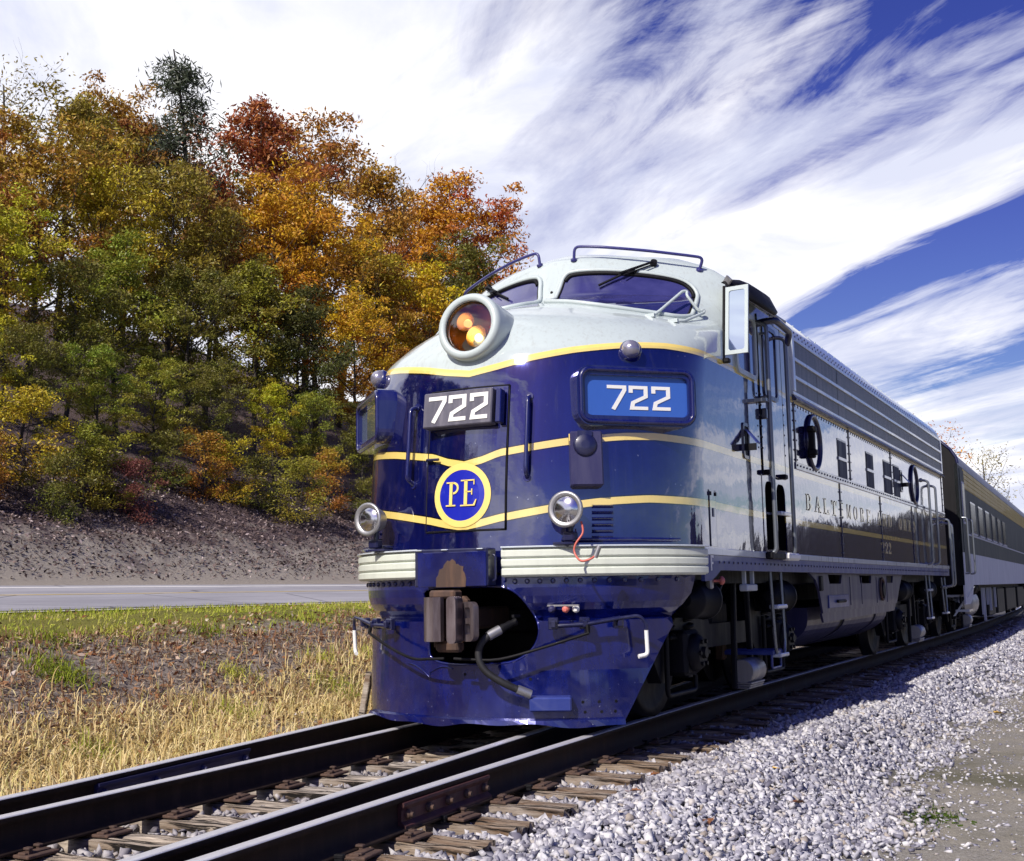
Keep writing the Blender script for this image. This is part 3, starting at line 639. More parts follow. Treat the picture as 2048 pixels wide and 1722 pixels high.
# bent flutes left in the sheet
q = MB(); q.tube([sp(-.56+.03*i, .50-.003*i*i*.6, po(.45)+.002)[0] for i in range(9)], .006, 5); q.tube([sp(-.32+.03*i, .44+.045*math.sin(i*.35), po(.45)+.002)[0] for i in range(8)], .006, 5); q.tube([sp(-.325,.45-.03*i,po(.4)+.001)[0] for i in range(9)], .005, 5); P('crease', q, Mt['pilot'], pil)
q = MB(); q.box((.1,.42,.80), (1.05,.9,.75)); P('draft_gear_pocket', q, Mt['black'])
# remove the front face of that pocket so the opening is deep
bm = bmesh.new(); me = [o for o in bpy.data.objects if o.name == 'draft_gear_pocket'][0].data; bm.from_mesh(me)
bmesh.ops.delete(bm, geom=[f for f in bm.faces if f.normal.y < -.9], context='FACES'); bm.to_mesh(me); bm.free()
# ---- coupler
q = MB(); q.box((.0,.0,.84), (.16,.75,.16), bev=.02); q.box((.0,-.37,.84), (.27,.10,.33), bev=.03)
cp = P('coupler', q, Mt['rust'])
q = MB(); q.prism([(-.115,.10),(-.155,.04),(-.165,-.03),(-.15,-.09),(-.105,-.125),(-.05,-.13),(-.005,-.10),(.0,-.06),(-.035,-.04),(-.05,.0),(-.05,.10)], (0,-.44,.685), (1,0,0), (0,1,0), .315); P('knuckle', q, Mt['coupler'], cp)
q = MB(); q.lathe([(.04,0),(.04,.40)], (-.10,-.40,.64), (0,0,1), 14); P('knuckle_pin', q, Mt['rust'], cp)
q = MB(); q.box((.045,-.42,.84), (.10,.03,.17), bev=.01); P('throat', q, Mt['black'], cp)
q = MB(); q.prism(rrect(.0,-.165,.07,.165,.03,4), (.085,-.50,.84), (1,.1,0), (0,0,1), .13); P('side_wall', q, Mt['coupler'], cp)
q = MB(); q.prism(rrect(0,-.145,.145,.135,.05,5), (.145,-.43,.83), (.88,-.30,0), (0,0,1), .05, holes=[rrect(.045,.015,.105,.095,.015,3), rrect(.045,-.10,.105,-.02,.015,3)]); P('guard_arm', q, Mt['coupler'], cp)
q = MB(); q.box((-.02,-.44,1.02), (.22,.12,.06), bev=.015); q.box((0,-.42,.645), (.20,.10,.08), bev=.02); P('lock_lifter', q, Mt['rust'], cp)
# ---- hose, valves and uncoupling rods
hp = smooth_path([sp(.43,.815,-.03)[0], sp(.33,.765,.05)[0], sp(.235,.70,.13)[0], sp(.205,.60,.16)[0], sp(.245,.49,.16)[0], sp(.36,.395,.13)[0], sp(.505,.315,.075)[0]], 6)
q = MB(); q.tube(hp[9:], .027, 10); hs_ = P('air_hose', q, Mt['rubber'])
P('fitting', MB().tube(hp[6:11], .036, 10), Mt['dull'], hs_); P('fitting', MB().tube([hp[-4], hp[-1]+(hp[-1]-hp[-4])*.25], .033, 10), Mt['dull'], hs_)
q = MB(); q.tube(hp[:7], [.03,.03,.024,.03,.026,.032,.03], 8); q.box(hp[1]+Vector((.03,-.03,.045)), (.02,.10,.02)); P('angle_cock', q, Mt['black'], hs_)
for sx in (1,-1):
    q = MB(); a = [sp(.72*sx,.785,.03)[0], sp(.88*sx,.795,.06)[0], sp(1.08*sx,.83,.07)[0]]
    q.tube(a, .018, 4); q.tube(bend([a[-1], sp(1.17*sx,.84,.10)[0], sp(1.20*sx,.80,.10)[0], sp(1.20*sx,.74,.10)[0]], .05), .013, 7); lv = P('uncoupling_lever', q, Mt['navy'])
    q = MB(); q.tube(bend([sp(1.20*sx,.745,.10)[0], sp(1.20*sx,.57,.10)[0], sp(1.155*sx,.56,.10)[0]], .03), .016, 8); P('handle', q, Mt['white'], lv)
    for x, z in ((.69,.80),(.885,.80),(1.08,.80)):
        p, ux, uy, n = frame(x*sx, z, .02); rt = Matrix((ux,-n,uy)).transposed(); q = MB(); q.box(p, (.075,.04,.085), rt, bev=.006); q.box(p+n*.03, (.035,.05,.05), rt, bev=.005); q.lathe([(.014,0),(.012,.012)], p+ux*.02+n*.02+uy*.02, n, 8); q.lathe([(.014,0),(.012,.012)], p-ux*.02+n*.02+uy*.02, n, 8); P('bracket', q, Mt['navy'], lv)
    q = MB(); pth = [sp(.895*sx,.79,.07)[0], sp(.895*sx,.735,.08)[0]]; q.tube(pth, .018, 4)
    c = [sp(.90*sx,.735,.085)[0], sp(.62*sx,.64,.10)[0], sp(.34*sx,.565,.14)[0], Vector((.16*sx,-.42,.555)), Vector((.04*sx,-.43,.56))]; q.tube(smooth_path(c,4), .011, 7); P('connecting_rod', q, Mt['black'], lv)
q = MB(); q.box(sp(.755,.925,.01)[0], (.25,.02,.012)); pl_ = P('valve_rack', q, Mt['dull'])
for x, m in ((.685,'purple'),(.775,'red'),(.84,'white')):
    q = MB(); p, n = sp(x,.905,-.03); n = Vector((n.x*.6,n.y,-.1)).normalized(); q.lathe([(.026,0),(.028,.03),(.022,.055),(.008,.06)], p, n, 12); q.lathe([(.012,.05),(.012,.07)], p, n, 8); P('air_valve', q, Mt[m], pl_)

# ------------------------------------------------------------------ locomotive: the near side and its mirror
X = HW
def sbox(name, y0, y1, z0, z1, x0, x1, m, parent=None, bev=.0, **k): return P(name, MB().box(((x0+x1)/2,(y0+y1)/2,(z0+z1)/2), (x1-x0,y1-y0,z1-z0), bev=bev), m, parent, **k)
def sprism(name, poly, x0, depth, m, parent=None, holes=(), **k):
    """polygon in (y, z) on the near side, standing out from x0 by depth"""
    return P(name, MB().prism(poly, (x0,0,0), (0,1,0), (0,0,1), depth, holes=holes), m, parent, **k)
# sill
sbox('sill_strip', .93, REAR, 1.290, 1.345, X, X+.028, Mt['silver'], bev=.004)
sbox('sill_band', .93, REAR, 1.172, 1.288, X, X+.018, Mt['sill'])
sbox('sill_strip', .93, REAR, 1.290, 1.345, -X-.028, -X, Mt['silver'], bev=.004); sbox('sill_band', .93, REAR, 1.172, 1.288, -X-.018, -X, Mt['sill'])
sprism('sill_gusset', [(.93,1.172),(1.33,1.172),(1.20,1.12),(1.08,1.09),(.93,1.085)], X-.012, .03, Mt['sill'])
q = MB(); q.prism([(0,0),(.022,0),(.022,.05),(.055,.05),(.055,.068),(.022,.068),(.022,.10),(.065,.10),(.065,.12),(0,.12)], (X+.020,1.07,1.168), (0,1,0), (0,0,1), .006); P('letter_f', q, Mt['white'])
def rivet_row(y0, y1, z, dx, step, x=X, r=.012, up=0):
    q = MB()
    for y in np.arange(y0, y1, step): q.lathe([(r,0),(r*.8,.006),(r*.3,.009)], (x+dx,y,z+up*(y-y0)), (1,0,0), 6, cap=(False,True))
    return q
q = MB()
for a in (rivet_row(1.3,14.1,1.235,.018,.125), rivet_row(3.98,14.1,2.245,.012,.13), rivet_row(3.98,14.1,2.865,.012,.115), rivet_row(4.0,14.1,3.60,.010,.15,X-.006), rivet_row(3.3,14.1,3.655,-.012,.15,X-.006)):
    q.add(a.v, a.f, 0, True)
for y in (2.68,2.75,3.53,3.945,4.0,6.50,6.57,9.22,9.29,14.1): 
    for z in np.arange(2.3,2.88,.10): q.lathe([(.011,0),(.008,.006),(.002,.008)], (X+.008,y,z), (1,0,0), 6, cap=(False,True))
for y in (5.87,5.94,8.28,8.35,10.75,10.82):
    for z in np.arange(1.4,2.1,.10): q.lathe([(.011,0),(.008,.006),(.002,.008)], (X+.008,y,z), (1,0,0), 6, cap=(False,True))
P('rivets', q, Mt['navy'], kind='stuff')
# belt rail with its thin shadow gap and the drip rail under the grilles
sbox('belt_rail', 3.93, REAR, 2.205, 2.275, X, X+.012, Mt['body'] if False else Mt['blue'], bev=.003)
q = MB(); q.prism([(0,0),(.045,.0),(.05,.02),(.02,.06),(0,.07)], (X,3.93,2.90), (1,0,0), (0,0,1), -(REAR-3.93)); P('drip_rail', q, Mt['navy'])
sbox('grille_ledge', 3.93, REAR, 2.965, 3.0, X, X+.02, Mt['silver'], bev=.003)
# panel seams
for y in (3.97,6.535,9.255,14.08): sbox('seam_strip', y-.010, y+.010, 2.28, 2.895, X, X+.010, Mt['navy'])
for y in (5.905,8.315,10.785): sbox('seam_strip', y-.010, y+.010, 1.35, 2.20, X, X+.010, Mt['navy'])
# grilles, three rows of panels with pale battens between them
gy = np.linspace(4.02, 14.16, 11)
for z0, z1 in ((3.005,3.145),(3.175,3.335),(3.365,3.545)):
    for a, b in zip(gy[:-1], gy[1:]): sbox('grille_panel', a+.004, b-.004, z0, z1, X-.03, X+.004+.003*random.random(), Mt['grille'])
for z in (3.16,3.35): sbox('grille_batten', 4.0, 14.18, z-.019, z+.019, X-.02, X+.022, Mt['silver'], bev=.004)
sbox('eave_strip', 3.3, REAR, 3.548, 3.58, X-.03, X+.016, Mt['silver'], bev=.003)
sbox('grille_post', 3.93, 4.015, 3.0, 3.55, X-.02, X+.03, Mt['silver'], bev=.006); sbox('grille_post', 14.165, REAR, 3.0, 3.55, X-.02, X+.02, Mt['silver'], bev=.004)
q = MB(); q.tube([(X-.02,1.95+.1*i,3.66+.002*i) for i in range(20)], .022, 6); P('gutter', q, Mt['navy'])
q = MB()
for y in np.arange(4.2, 14.2, .33): q.box((1.362,y,3.792), (.016,.010,.022)); q.lathe([(.008,0),(.004,.008)], (1.33,y+.16,3.83), (.6,0,.8), 6)
P('roof_seam_bolts', q, Mt['grey'], kind='stuff')
# cab door and side window
ol = rrect(2.86,2.79,3.34,3.50,.07); inn = rrect(2.90,2.83,3.30,3.46,.05)
d_ = sprism('cab_door', rrect(2.745,2.06,3.50,3.545,.02), X, .010, Mt['grey'], holes=())
bm = bmesh.new(); bm.from_mesh(d_.data); bmesh.ops.subdivide_edges(bm, edges=[e for e in bm.edges], cuts=0); bm.free()
d_.data.materials.clear(); d_.data.materials.append(Mt['body'])
def stamp(o):
    D = np.array([stripe_d(v.co.x, v.co.y, v.co.z) for v in o.data.vertices])
    for i, a in enumerate(('d1','d2','d3')):
        at = o.data.attributes.new(a, 'FLOAT', 'POINT'); at.data.foreach_set('value', D[:,i].astype(np.float32))
stamp(d_)
sprism('window_frame', ol, X+.008, .016, Mt['navy'], d_, holes=[inn]); sprism('glass', inn, X+.006, .006, Mt['glass'], d_)
P('handle', MB().tube(bend([(X+.01,2.80,3.38),(X+.07,2.80,3.38),(X+.07,2.80,2.78),(X+.01,2.80,2.78)], .03), .013, 7), Mt['handrail'], d_)
P('latch', MB().box((X+.03,2.78,2.62), (.05,.05,.10), bev=.01), Mt['navy'], d_)
for y in (2.735,3.51): P('door_gap', MB().tube([(X+.003,y,2.06),(X+.003,y,3.56)], .009, 6), Mt['black'], d_)
ol = rrect(2.02,2.90,2.66,3.50,.09); inn = rrect(2.065,2.945,2.615,3.455,.06)
cw = sprism('cab_window', ol, X, .022, Mt['grey'], holes=[inn]); sprism('glass', inn, X+.001, .008, Mt['glass'], cw); sprism('sash', rrect(2.40,2.945,2.43,3.455,.01), X+.004, .014, Mt['navy'], cw)
# recessed ladder well under the door with two arched openings
q = MB(); y0, y1, z0, z1 = RECESS; q.box((X-.14,(y0+y1)/2,(z0+z1)/2), (.26,y1-y0+.02,z1-z0+.02))
q.f = [f for i, f in enumerate(q.f) if i != 1]; q.m = q.m[:5]; q.sm = q.sm[:5]; P('ladder_well', q, Mt['black'], fixn=False)
def arch(a, b, lo, hi, r): return [(a,lo),(b,lo)]+arc(b-r,hi-r,r,0,90,5)+arc(a+r,hi-r,r,90,180,5)
wp_ = sprism('well_plate', [(2.69,1.346),(3.53,1.346),(3.53,2.055),(2.69,2.055)], X-.006, .012, Mt['body'], holes=[arch(2.76,3.07,1.37,2.0,.10), arch(3.15,3.46,1.37,2.0,.10)]); stamp(wp_)
sbox('foothold', 3.10, 3.50, 1.70, 1.735, X+.0, X+.06, Mt['silver'], wp_, bev=.006); sbox('foothold', 2.74, 3.10, 1.70, 1.72, X-.10, X-.02, Mt['navy'], wp_)
sbox('threshold', 2.60, 3.05, 1.28, 1.345, X+.03, X+.10, Mt['black'], bev=.01); sbox('threshold', 3.10, 3.48, 1.275, 1.345, X+.03, X+.13, Mt['white'], bev=.02)
for y in (2.80,3.36): 
    sbox('bracket', y-.05, y+.05, 2.055, 2.10, X, X+.06, Mt['black'], wp_, bev=.008)
# long handrails beside the doors
def handrail(y, zt, zb, d=.11, mid=None, top='in', m='handrail'):
    pts = [(X+.005,y,zt+.02),(X+d,y+.02,zt),(X+d,y+.02,zb),(X+.01,y,zb-.02)]; q = MB(); q.tube(bend(pts, .06), .020, 8)
    for z in (zt+.02, zb-.02): q.lathe([(.035,0),(.03,.02)], (X,y,z), (1,0,0), 10)
    h = P('handrail', q, Mt[m])
    for z in (mid or []): sbox('stay', y-.10, y+.02, z-.015, z+.015, X, X+d, Mt[m], h)
handrail(2.66, 3.44, 1.34, mid=[2.72]); handrail(3.32, 3.42, 1.34, mid=[]); handrail(11.85, 2.66, 1.36, m='handrail'); handrail(12.55, 2.62, 1.36, m='handrail'); handrail(13.55,2.12,1.0,.16); handrail(13.85,2.06,1.0,.16)
q = MB(); q.tube(bend([(X,2.72,3.46),(X+.16,2.80,3.50),(X+.17,3.30,3.47),(X+.12,3.36,3.36)], .10), .034, 8); P('door_hood_pipe', q, Mt['navy'])
# small inspection hatches, vents
def flap(y, z, s=1.0):
    f = sprism('side_vent', rrect(y-.085*s,z-.16*s,y+.085*s,z+.16*s,.03*s), X, .012, Mt['navy'], holes=[rrect(y-.06*s,z-.13*s,y+.06*s,z+.13*s,.02*s)])
    sprism('dark_opening', rrect(y-.06*s,z-.13*s,y+.06*s,z+.13*s,.02*s), X, .004, Mt['black'], f)
    q = MB(); q.prism([(-.06*s,0),(.06*s,0),(.06*s,.16*s),(-.06*s,.16*s)], (X+.115*s,y,z-.03*s), (0,1,0), Vector((-.62,0,.78)), .008); P('flap', q, Mt['sill'], f)
    q = MB(); q.box((X+.06*s,y-.05*s,z-.06*s), (.10*s,.02*s,.06*s)); P('linkage', q, Mt['black'], f)
flap(2.235, 2.31); flap(10.02, 2.53, 1.0)
h_ = sprism('step_hatch', rrect(1.155,1.36,1.30,1.80,.01), X-.002, .010, Mt['body']); stamp(h_)
for y in (1.15,1.305): P('seam', MB().tube([(X+.004,y,1.36),(X+.004,y,1.81)], .0035, 5), Mt['navy'], h_)
for y in (1.165,1.29): P('hinge', MB().box((X+.010,y,1.78), (.012,.024,.03)), Mt['black'], h_)
P('catch', MB().box((X+.010,1.225,1.63), (.012,.03,.07), bev=.004), Mt['navy'], h_)
# portholes: rings clamped to the panel
def porthole(yc_, zc_):
    q = MB(); q.tube([(X+.012, yc_+.285*math.cos(a), zc_+.285*math.sin(a)) for a in np.linspace(0,2*math.pi,37)[:-1]], .024, 8, True); r = P('porthole', q, Mt['navy'])
    q = MB(); q.prism([(yc_+.265*math.cos(a), zc_+.265*math.sin(a)) for a in np.linspace(0,2*math.pi,33)[:-1]], (X+.001,0,0), (0,1,0), (0,0,1), .006); P('glass', q, Mt['body'], r); stamp(bpy.data.objects[r.children[0].name])
    return r
pr = porthole(4.74, 2.553)
q = MB(); q.box((X+.05,4.47,2.53), (.07,.07,.34), bev=.012); q.box((X+.06,4.47,2.66), (.09,.09,.06), bev=.01); q.box((X+.06,4.47,2.42), (.09,.09,.06), bev=.01); P('clamp', q, Mt['black'], pr)
porthole(11.14, 2.558)
for y0, y1 in ((5.92,6.335),(7.54,7.955),(8.71,9.15),(9.45,9.86)):
    w_ = sprism('filter_vent', rrect(y0-.02,2.255,y1+.02,2.73,.015,2), X, .006, Mt['navy'])
    for za, zb in ((2.275,2.475),(2.515,2.705)): sbox('filter_pane', y0, y1, za, zb, X+.004, X+.010, Mt['pvent'], w_)
    sbox('pane_bar', y0-.015, y1+.015, 2.478, 2.512, X+.004, X+.016, Mt['silver'], w_)
# wind wing glass and sun awning at the cab window
q = MB(); A = Vector((X+.02,1.70,2.985)); u = Vector((1,-.10,0)).normalized(); v = Vector((.02,.09,1)).normalized()
q.prism([(0,0),(.205,0),(.205,.60),(0,.60)], A, u, v, .018, holes=[rrect(.03,.035,.175,.565,.02)]); ww = P('wind_wing', q, Mt['grey'])
q = MB(); q.prism(rrect(.03,.035,.175,.565,.02), A, u, v, .010); mm = mat('wing_mirror_glass', (.62,.70,.82), .02, 1.0); P('glass', q, mm, ww)
q = MB(); q.tube([A-u*.02-v*.03, A-u*.02+v*.62], .014, 8); q.box(A-v*.045-u*.01, (.09,.06,.04), bev=.008); P('hinge_post', q, Mt['black'], ww)
V = []
for i, (y, dz, wd) in enumerate([(1.82,.0,.05),(1.93,.03,.15),(2.10,.055,.23),(2.32,.07,.27),(2.55,.08,.27),(2.78,.095,.23),(2.98,.115,.14),(3.14,.135,.03)]):
    for k, (fx, fz) in enumerate(((0,0),(.35,.02),(.7,-.06),(1,-.24),(.93,-.27),(.6,-.14),(.3,-.03),(0,-.05))): V.append((X-.03+wd*fx, y, 3.66+dz+fz*(wd/.28)))
q = MB(); q.add(V, [(i*8+k,i*8+(k+1)%8,(i+1)*8+(k+1)%8,(i+1)*8+k) for i in range(7) for k in range(8)]+[tuple(range(8)),tuple(range(56,64))], 0, True); aw = P('awning', q, Mt['black'])
q = MB(); q.prism([(-.05,0),(0,-.05),(.05,0),(0,.05)], (X+.02,1.86,3.67), Vector((.9,-.4,0)).normalized(), (0,0,1), .02); q.tube([(X+.01,1.9,3.62),(X+.14,2.1,3.60)], .012, 6); P('awning_bracket', q, Mt['dull'], aw)
# lettering on the flank
def text_obj(name, body, size, y, z, x, m, parent, sx=1.0, spacing=1.0):
    cu = bpy.data.curves.new(name, 'FONT'); cu.body = body; cu.size = size; cu.extrude = .002; cu.space_character = spacing; cu.resolution_u = 2
    o = bpy.data.objects.new(name+'_c', cu); COL.objects.link(o); dg = bpy.context.evaluated_depsgraph_get(); me = bpy.data.meshes.new_from_object(o.evaluated_get(dg)); bpy.data.objects.remove(o)
    me.transform(Matrix(((0,0,1,x),(sx,0,0,y),(0,1,0,z),(0,0,0,1)))); return link(name, me, m, parent)
let = Mt['gold']
def serif_text(s, y, z, h, step, wd, m, parent):
    """small roman capitals built of bars and serifs"""
    G = {'O':'o','H':[(.1,0,.35,1),(.65,0,.9,1),(.2,.45,.8,.55),(0,0,.45,.07),(.55,0,1,.07),(0,.93,.45,1),(.55,.93,1,1)],'I':[(.3,0,.7,1),(.1,0,.9,.07),(.1,.93,.9,1)],
         'A':'A','N':'N','D':'D','L':[(.12,0,.4,1),(0,0,.95,.08),(0,.93,.55,1),(.82,0,.95,.3)],'T':[(.36,0,.64,1),(0,.91,1,1),(.15,0,.85,.07),(0,.72,.1,1),(.9,.72,1,1)],
         'E':[(.12,0,.4,1),(0,0,.95,.08),(0,.92,.9,1),(.3,.46,.7,.54),(.84,0,.95,.28),(.8,.74,.9,1)],'B':'B','M':'M','R':'R','7':[(0,.88,.95,1),(0,.72,.1,1)],'2':'2'}
    for i, ch in enumerate(s):
        g = G.get(ch)
        if g is None: continue
        q = MB(); o = Vector((X+.0035, y+i*step, z))
        def pr_(poly): q.prism([(a*wd, b*h) for a, b in poly], o, (0,1,0), (0,0,1), .003)
        if isinstance(g, list):
            for a, b, c, d in g: pr_([(a,b),(c,b),(c,d),(a,d)])
        if ch == 'O': q.prism([(.5*wd+.5*wd*math.cos(t), .5*h+.5*h*math.sin(t)) for t in np.linspace(0,2*math.pi,21)[:-1]], o, (0,1,0), (0,0,1), .003, holes=[[(.5*wd+.24*wd*math.cos(t), .5*h+.43*h*math.sin(t)) for t in np.linspace(0,2*math.pi,21)[:-1]]])
        if ch == 'A': pr_([(0,0),(.12,0),(.52,.86),(.44,1)]); pr_([(.70,0),(1,0),(.62,1),(.44,1)]); pr_([(.2,.3),(.76,.3),(.73,.38),(.24,.38)]); pr_([(-.08,0),(.25,0),(.25,.06),(-.08,.06)]); pr_([(.6,0),(1.08,0),(1.08,.06),(.6,.06)])
        if ch == 'N': pr_([(.1,0),(.2,0),(.2,1),(.1,1)]); pr_([(.8,0),(.92,0),(.92,1),(.8,1)]); pr_([(.05,1),(.3,1),(.92,0),(.78,0)]); pr_([(-.02,0),(.35,0),(.35,.06),(-.02,.06)]); pr_([(.68,.94),(1.05,.94),(1.05,1),(.68,1)])
        if ch in 'DBRP': pr_([(.1,0),(.38,0),(.38,1),(.1,1)]); pr_([(0,0),(.5,0),(.5,.07),(0,.07)]); pr_([(0,.93),(.5,.93),(.5,1),(0,1)])
        if ch == 'D': pr_([(.5,0)]+[(.5+.5*math.cos(t),.5+.5*math.sin(t)) for t in np.linspace(-1.5,1.5,9)]+[(.5,1),(.5,.93)]+[(.5+.22*math.cos(t),.5+.43*math.sin(t)) for t in np.linspace(1.5,-1.5,9)]+[(.5,.07)])
        if ch in 'BRP':
            for cz, on in ((.75,1),(.26,ch == 'B')):
                if on: pr_([(.4,cz-.26)]+[(.45+.48*math.cos(t),cz+.26*math.sin(t)) for t in np.linspace(-1.5,1.5,7)]+[(.4,cz+.26),(.4,cz+.19)]+[(.45+.22*math.cos(t),cz+.18*math.sin(t)) for t in np.linspace(1.5,-1.5,7)]+[(.4,cz-.19)])
        if ch == 'R': pr_([(.45,.5),(.68,.5),(1.02,.0),(.75,0)])
        if ch == 'M': pr_([(.08,0),(.16,0),(.16,1),(.08,1)]); pr_([(.74,0),(1,0),(1,1),(.74,1)]); pr_([(.08,1),(.32,1),(.56,.1),(.48,.1)]); pr_([(.48,.1),(.56,.1),(.84,1),(.76,1)])
        if ch == '7': pr_([(.95,.95),(.95,1),(.80,1),(.28,0),(.56,0)])
        if ch == '2': pr_([(.02,.68),(.25,.62),(.3,.78)]+[(.5+.16*math.cos(t),.76+.18*math.sin(t)) for t in np.linspace(2.4,-.2,7)]+[(.6,.55),(.02,.12),(.02,0),(.9,0),(1,.26),(.93,.26),(.85,.15),(.32,.15),(.9,.56)]+[(.5+.45*math.cos(t),.74+.26*math.sin(t)) for t in np.linspace(-.1,3.1,9)])
        P('letter' if ch.isalpha() else 'numeral', q, m, parent)
lb = sbox('letter_board', 4.3, 4.31, 1.88, 1.881, X+.001, X+.002, Mt['blue'])
serif_text('BALTIMORE', 4.30, 1.81, .17, .385, .24, let, lb); serif_text('AND', 8.05, 1.81, .17, .385, .24, let, lb); serif_text('OHIO', 9.62, 1.81, .17, .385, .24, let, lb)
serif_text('722', 8.24, 1.45, .15, .24, .185, let, lb)
# ------------------------------------------------------------------ trucks
def make_truck(parent, y, front):
    t = empty('truck', (0,y,0)); t.parent = parent
    def T(name, mb, m): return mb.build(name, m, t)
    for sy in (-1,1):
        for sx in (1,-1):
            q = MB(); q.lathe([(.06,.20),(.10,.19),(.14,.10),(.36,.075),(.43,.10),(.508,.12),(.512,.02),(.545,.01),(.545,-.025),(.43,-.02),(.36,-.03),(.12,-.05),(.09,-.09)], (sx*.742,sy*1.3716,.508+.004), (sx,0,0), 40); T('wheel', q, Mt['underframe'])
        q = MB(); q.tube([(-.7,sy*1.3716,.512),(.7,sy*1.3716,.512)], .085, 10); T('axle', q, Mt['black'])
    for sx in (1,-1):
        x = sx*1.03
        prof = [(-2.05,.62),(-1.95,.98),(-1.2,1.02),(-.7,.90),(-.55,.72),(.55,.72),(.7,.90),(1.2,1.02),(1.95,.98),(2.05,.62),(1.78,.30),(1.60,.30),(1.60,.66),(1.14,.66),(1.14,.30),(.96,.30),(.72,.52),(-.72,.52),(-.96,.30),(-1.14,.30),(-1.14,.66),(-1.60,.66),(-1.60,.30),(-1.78,.30)]
        q = MB(); q.prism(prof, (x-.055,0,0), (0,1,0), (0,0,1), .11); T('side_frame', q, Mt['underframe'])
        for sy in (-1,1):
            o = sy*1.3716
            q = MB(); q.box((sx*1.10,o,.52), (.24,.34,.36), bev=.03); q.lathe([(.15,0),(.155,.05),(.13,.08),(.11,.10)], (sx*1.20,o,.52), (sx,0,0), 20); q.lathe([(.05,.09),(.045,.13)], (sx*1.20,o,.52), (sx,0,0), 10)
            for k in range(6): a = k*math.pi/3; q.lathe([(.018,0),(.018,.02)], (sx*1.30,o+.10*math.cos(a),.52+.10*math.sin(a)), (sx,0,0), 6)
            jb = T('journal_box', q, Mt['underframe'])
            for dy in (-.23,.23):
                q = MB(); q.tube([(sx*1.06+.07*math.cos(a*.55), o+dy+.07*math.sin(a*.55), .66+.0055*a) for a in range(46)], .020, 6)
                q.box((sx*1.06,o+dy,.94), (.18,.18,.03), bev=.01); q.box((sx*1.06,o+dy,.645), (.18,.18,.03), bev=.01); T('coil_spring', q, Mt['black'])
            q = MB(); q.tube(bend([(sx*1.12,o-.36,.75),(sx*1.12,o-.36,.20),(sx*1.12,o+.30,.20),(sx*1.12,o+.30,.32)], .05), .022, 6); T('pedestal_tie_bar', q, Mt['dull'] if False else Mt['underframe'])
            yb_ = sy*.98 if True else 0
            q = MB(); q.lathe([(.05,-.30),(.14,-.24),(.15,-.22),(.15,.12),(.162,.125),(.162,.155),(.15,.16),(.13,.20),(.05,.22)], (sx*1.28,sy*.86-(.55 if sy < 0 else -.1),.94), (0,1,0), 26); q.box((sx*1.15,sy*.86-(.55 if sy < 0 else -.1),.90), (.2,.2,.2)); T('brake_cylinder', q, Mt['underframe'])
            q = MB(); q.box((sx*.74,sy*1.95,.50), (.10,.09,.34), bev=.02); q.box((sx*.74,sy*.80,.50), (.10,.09,.34), bev=.02); T('brake_shoe', q, Mt['rust'])
        q = MB(); q.box((sx*1.18,-.16,.63), (.05,.055,1.0), Matrix.Rotation(R(-4),3,'X'), bev=.01); q.box((sx*1.18,.30,.63), (.05,.055,.9), Matrix.Rotation(R(4),3,'X'), bev=.01); T('swing_hanger', q, Mt['underframe'])
        q = MB(); q.lathe([(.10,-.20),(.11,-.19),(.11,.19),(.10,.20)], (sx*1.25,.02,.29), (0,1,0), 20)
        for k in range(3): q.tube([(sx*(1.25+(.12+.018*k)*math.cos(a)), .02, .29+(.12+.018*k)*math.sin(a)) for a in np.linspace(R(200),R(340),9)], .20, 4, flat=.04) if False else q.box((sx*1.25,.02,.165-.02*k+.02), (.17-.02*k,.42,.016), bev=.004)
        T('leaf_spring', q, Mt['dull'])
        if front:
            q = MB(); q.box((sx*1.22,.30,.435), (.46,.34,.035), bev=.005)
            for k in range(5): q.box((sx*1.22,.18+.06*k,.457), (.46,.03,.012), bev=.003)
            q.tube(bend([(sx*1.43,.15,.42),(sx*1.43,.15,.30),(sx*1.43,.45,.30),(sx*1.43,.45,.42)], .03), .012, 6); T('ribbed_step', q, Mt['sill'])
    q = MB(); q.box((0,0,.80), (2.0,.5,.22), bev=.03); q.box((0,1.95,.8), (2.0,.12,.2), bev=.02); q.box((0,-1.95,.8), (2.0,.12,.2), bev=.02); q.lathe([(.45,-.6),(.45,.6)], (0,1.0,.55), (1,0,0), 16); q.lathe([(.45,-.6),(.45,.6)], (0,-1.0,.55), (1,0,0), 16); T('bolster', q, Mt['black'])
    return t
# underframe
q = MB(); q.box((0,7.4,1.13), (2.5,13.2,.12)); q.box((.5,7.4,.98), (.18,13.2,.24)); q.box((-.5,7.4,.98), (.18,13.2,.24)); P('underframe', q, Mt['black']); P('far_side_blocker', MB().box((-1.22,7.6,.74), (.04,12.6,.86)), Mt['black'])  # dark far-side plate added to hide the sunlit ground beyond
make_truck(loco, 2.75, True); make_truck(loco, 2.75+9.144, False)
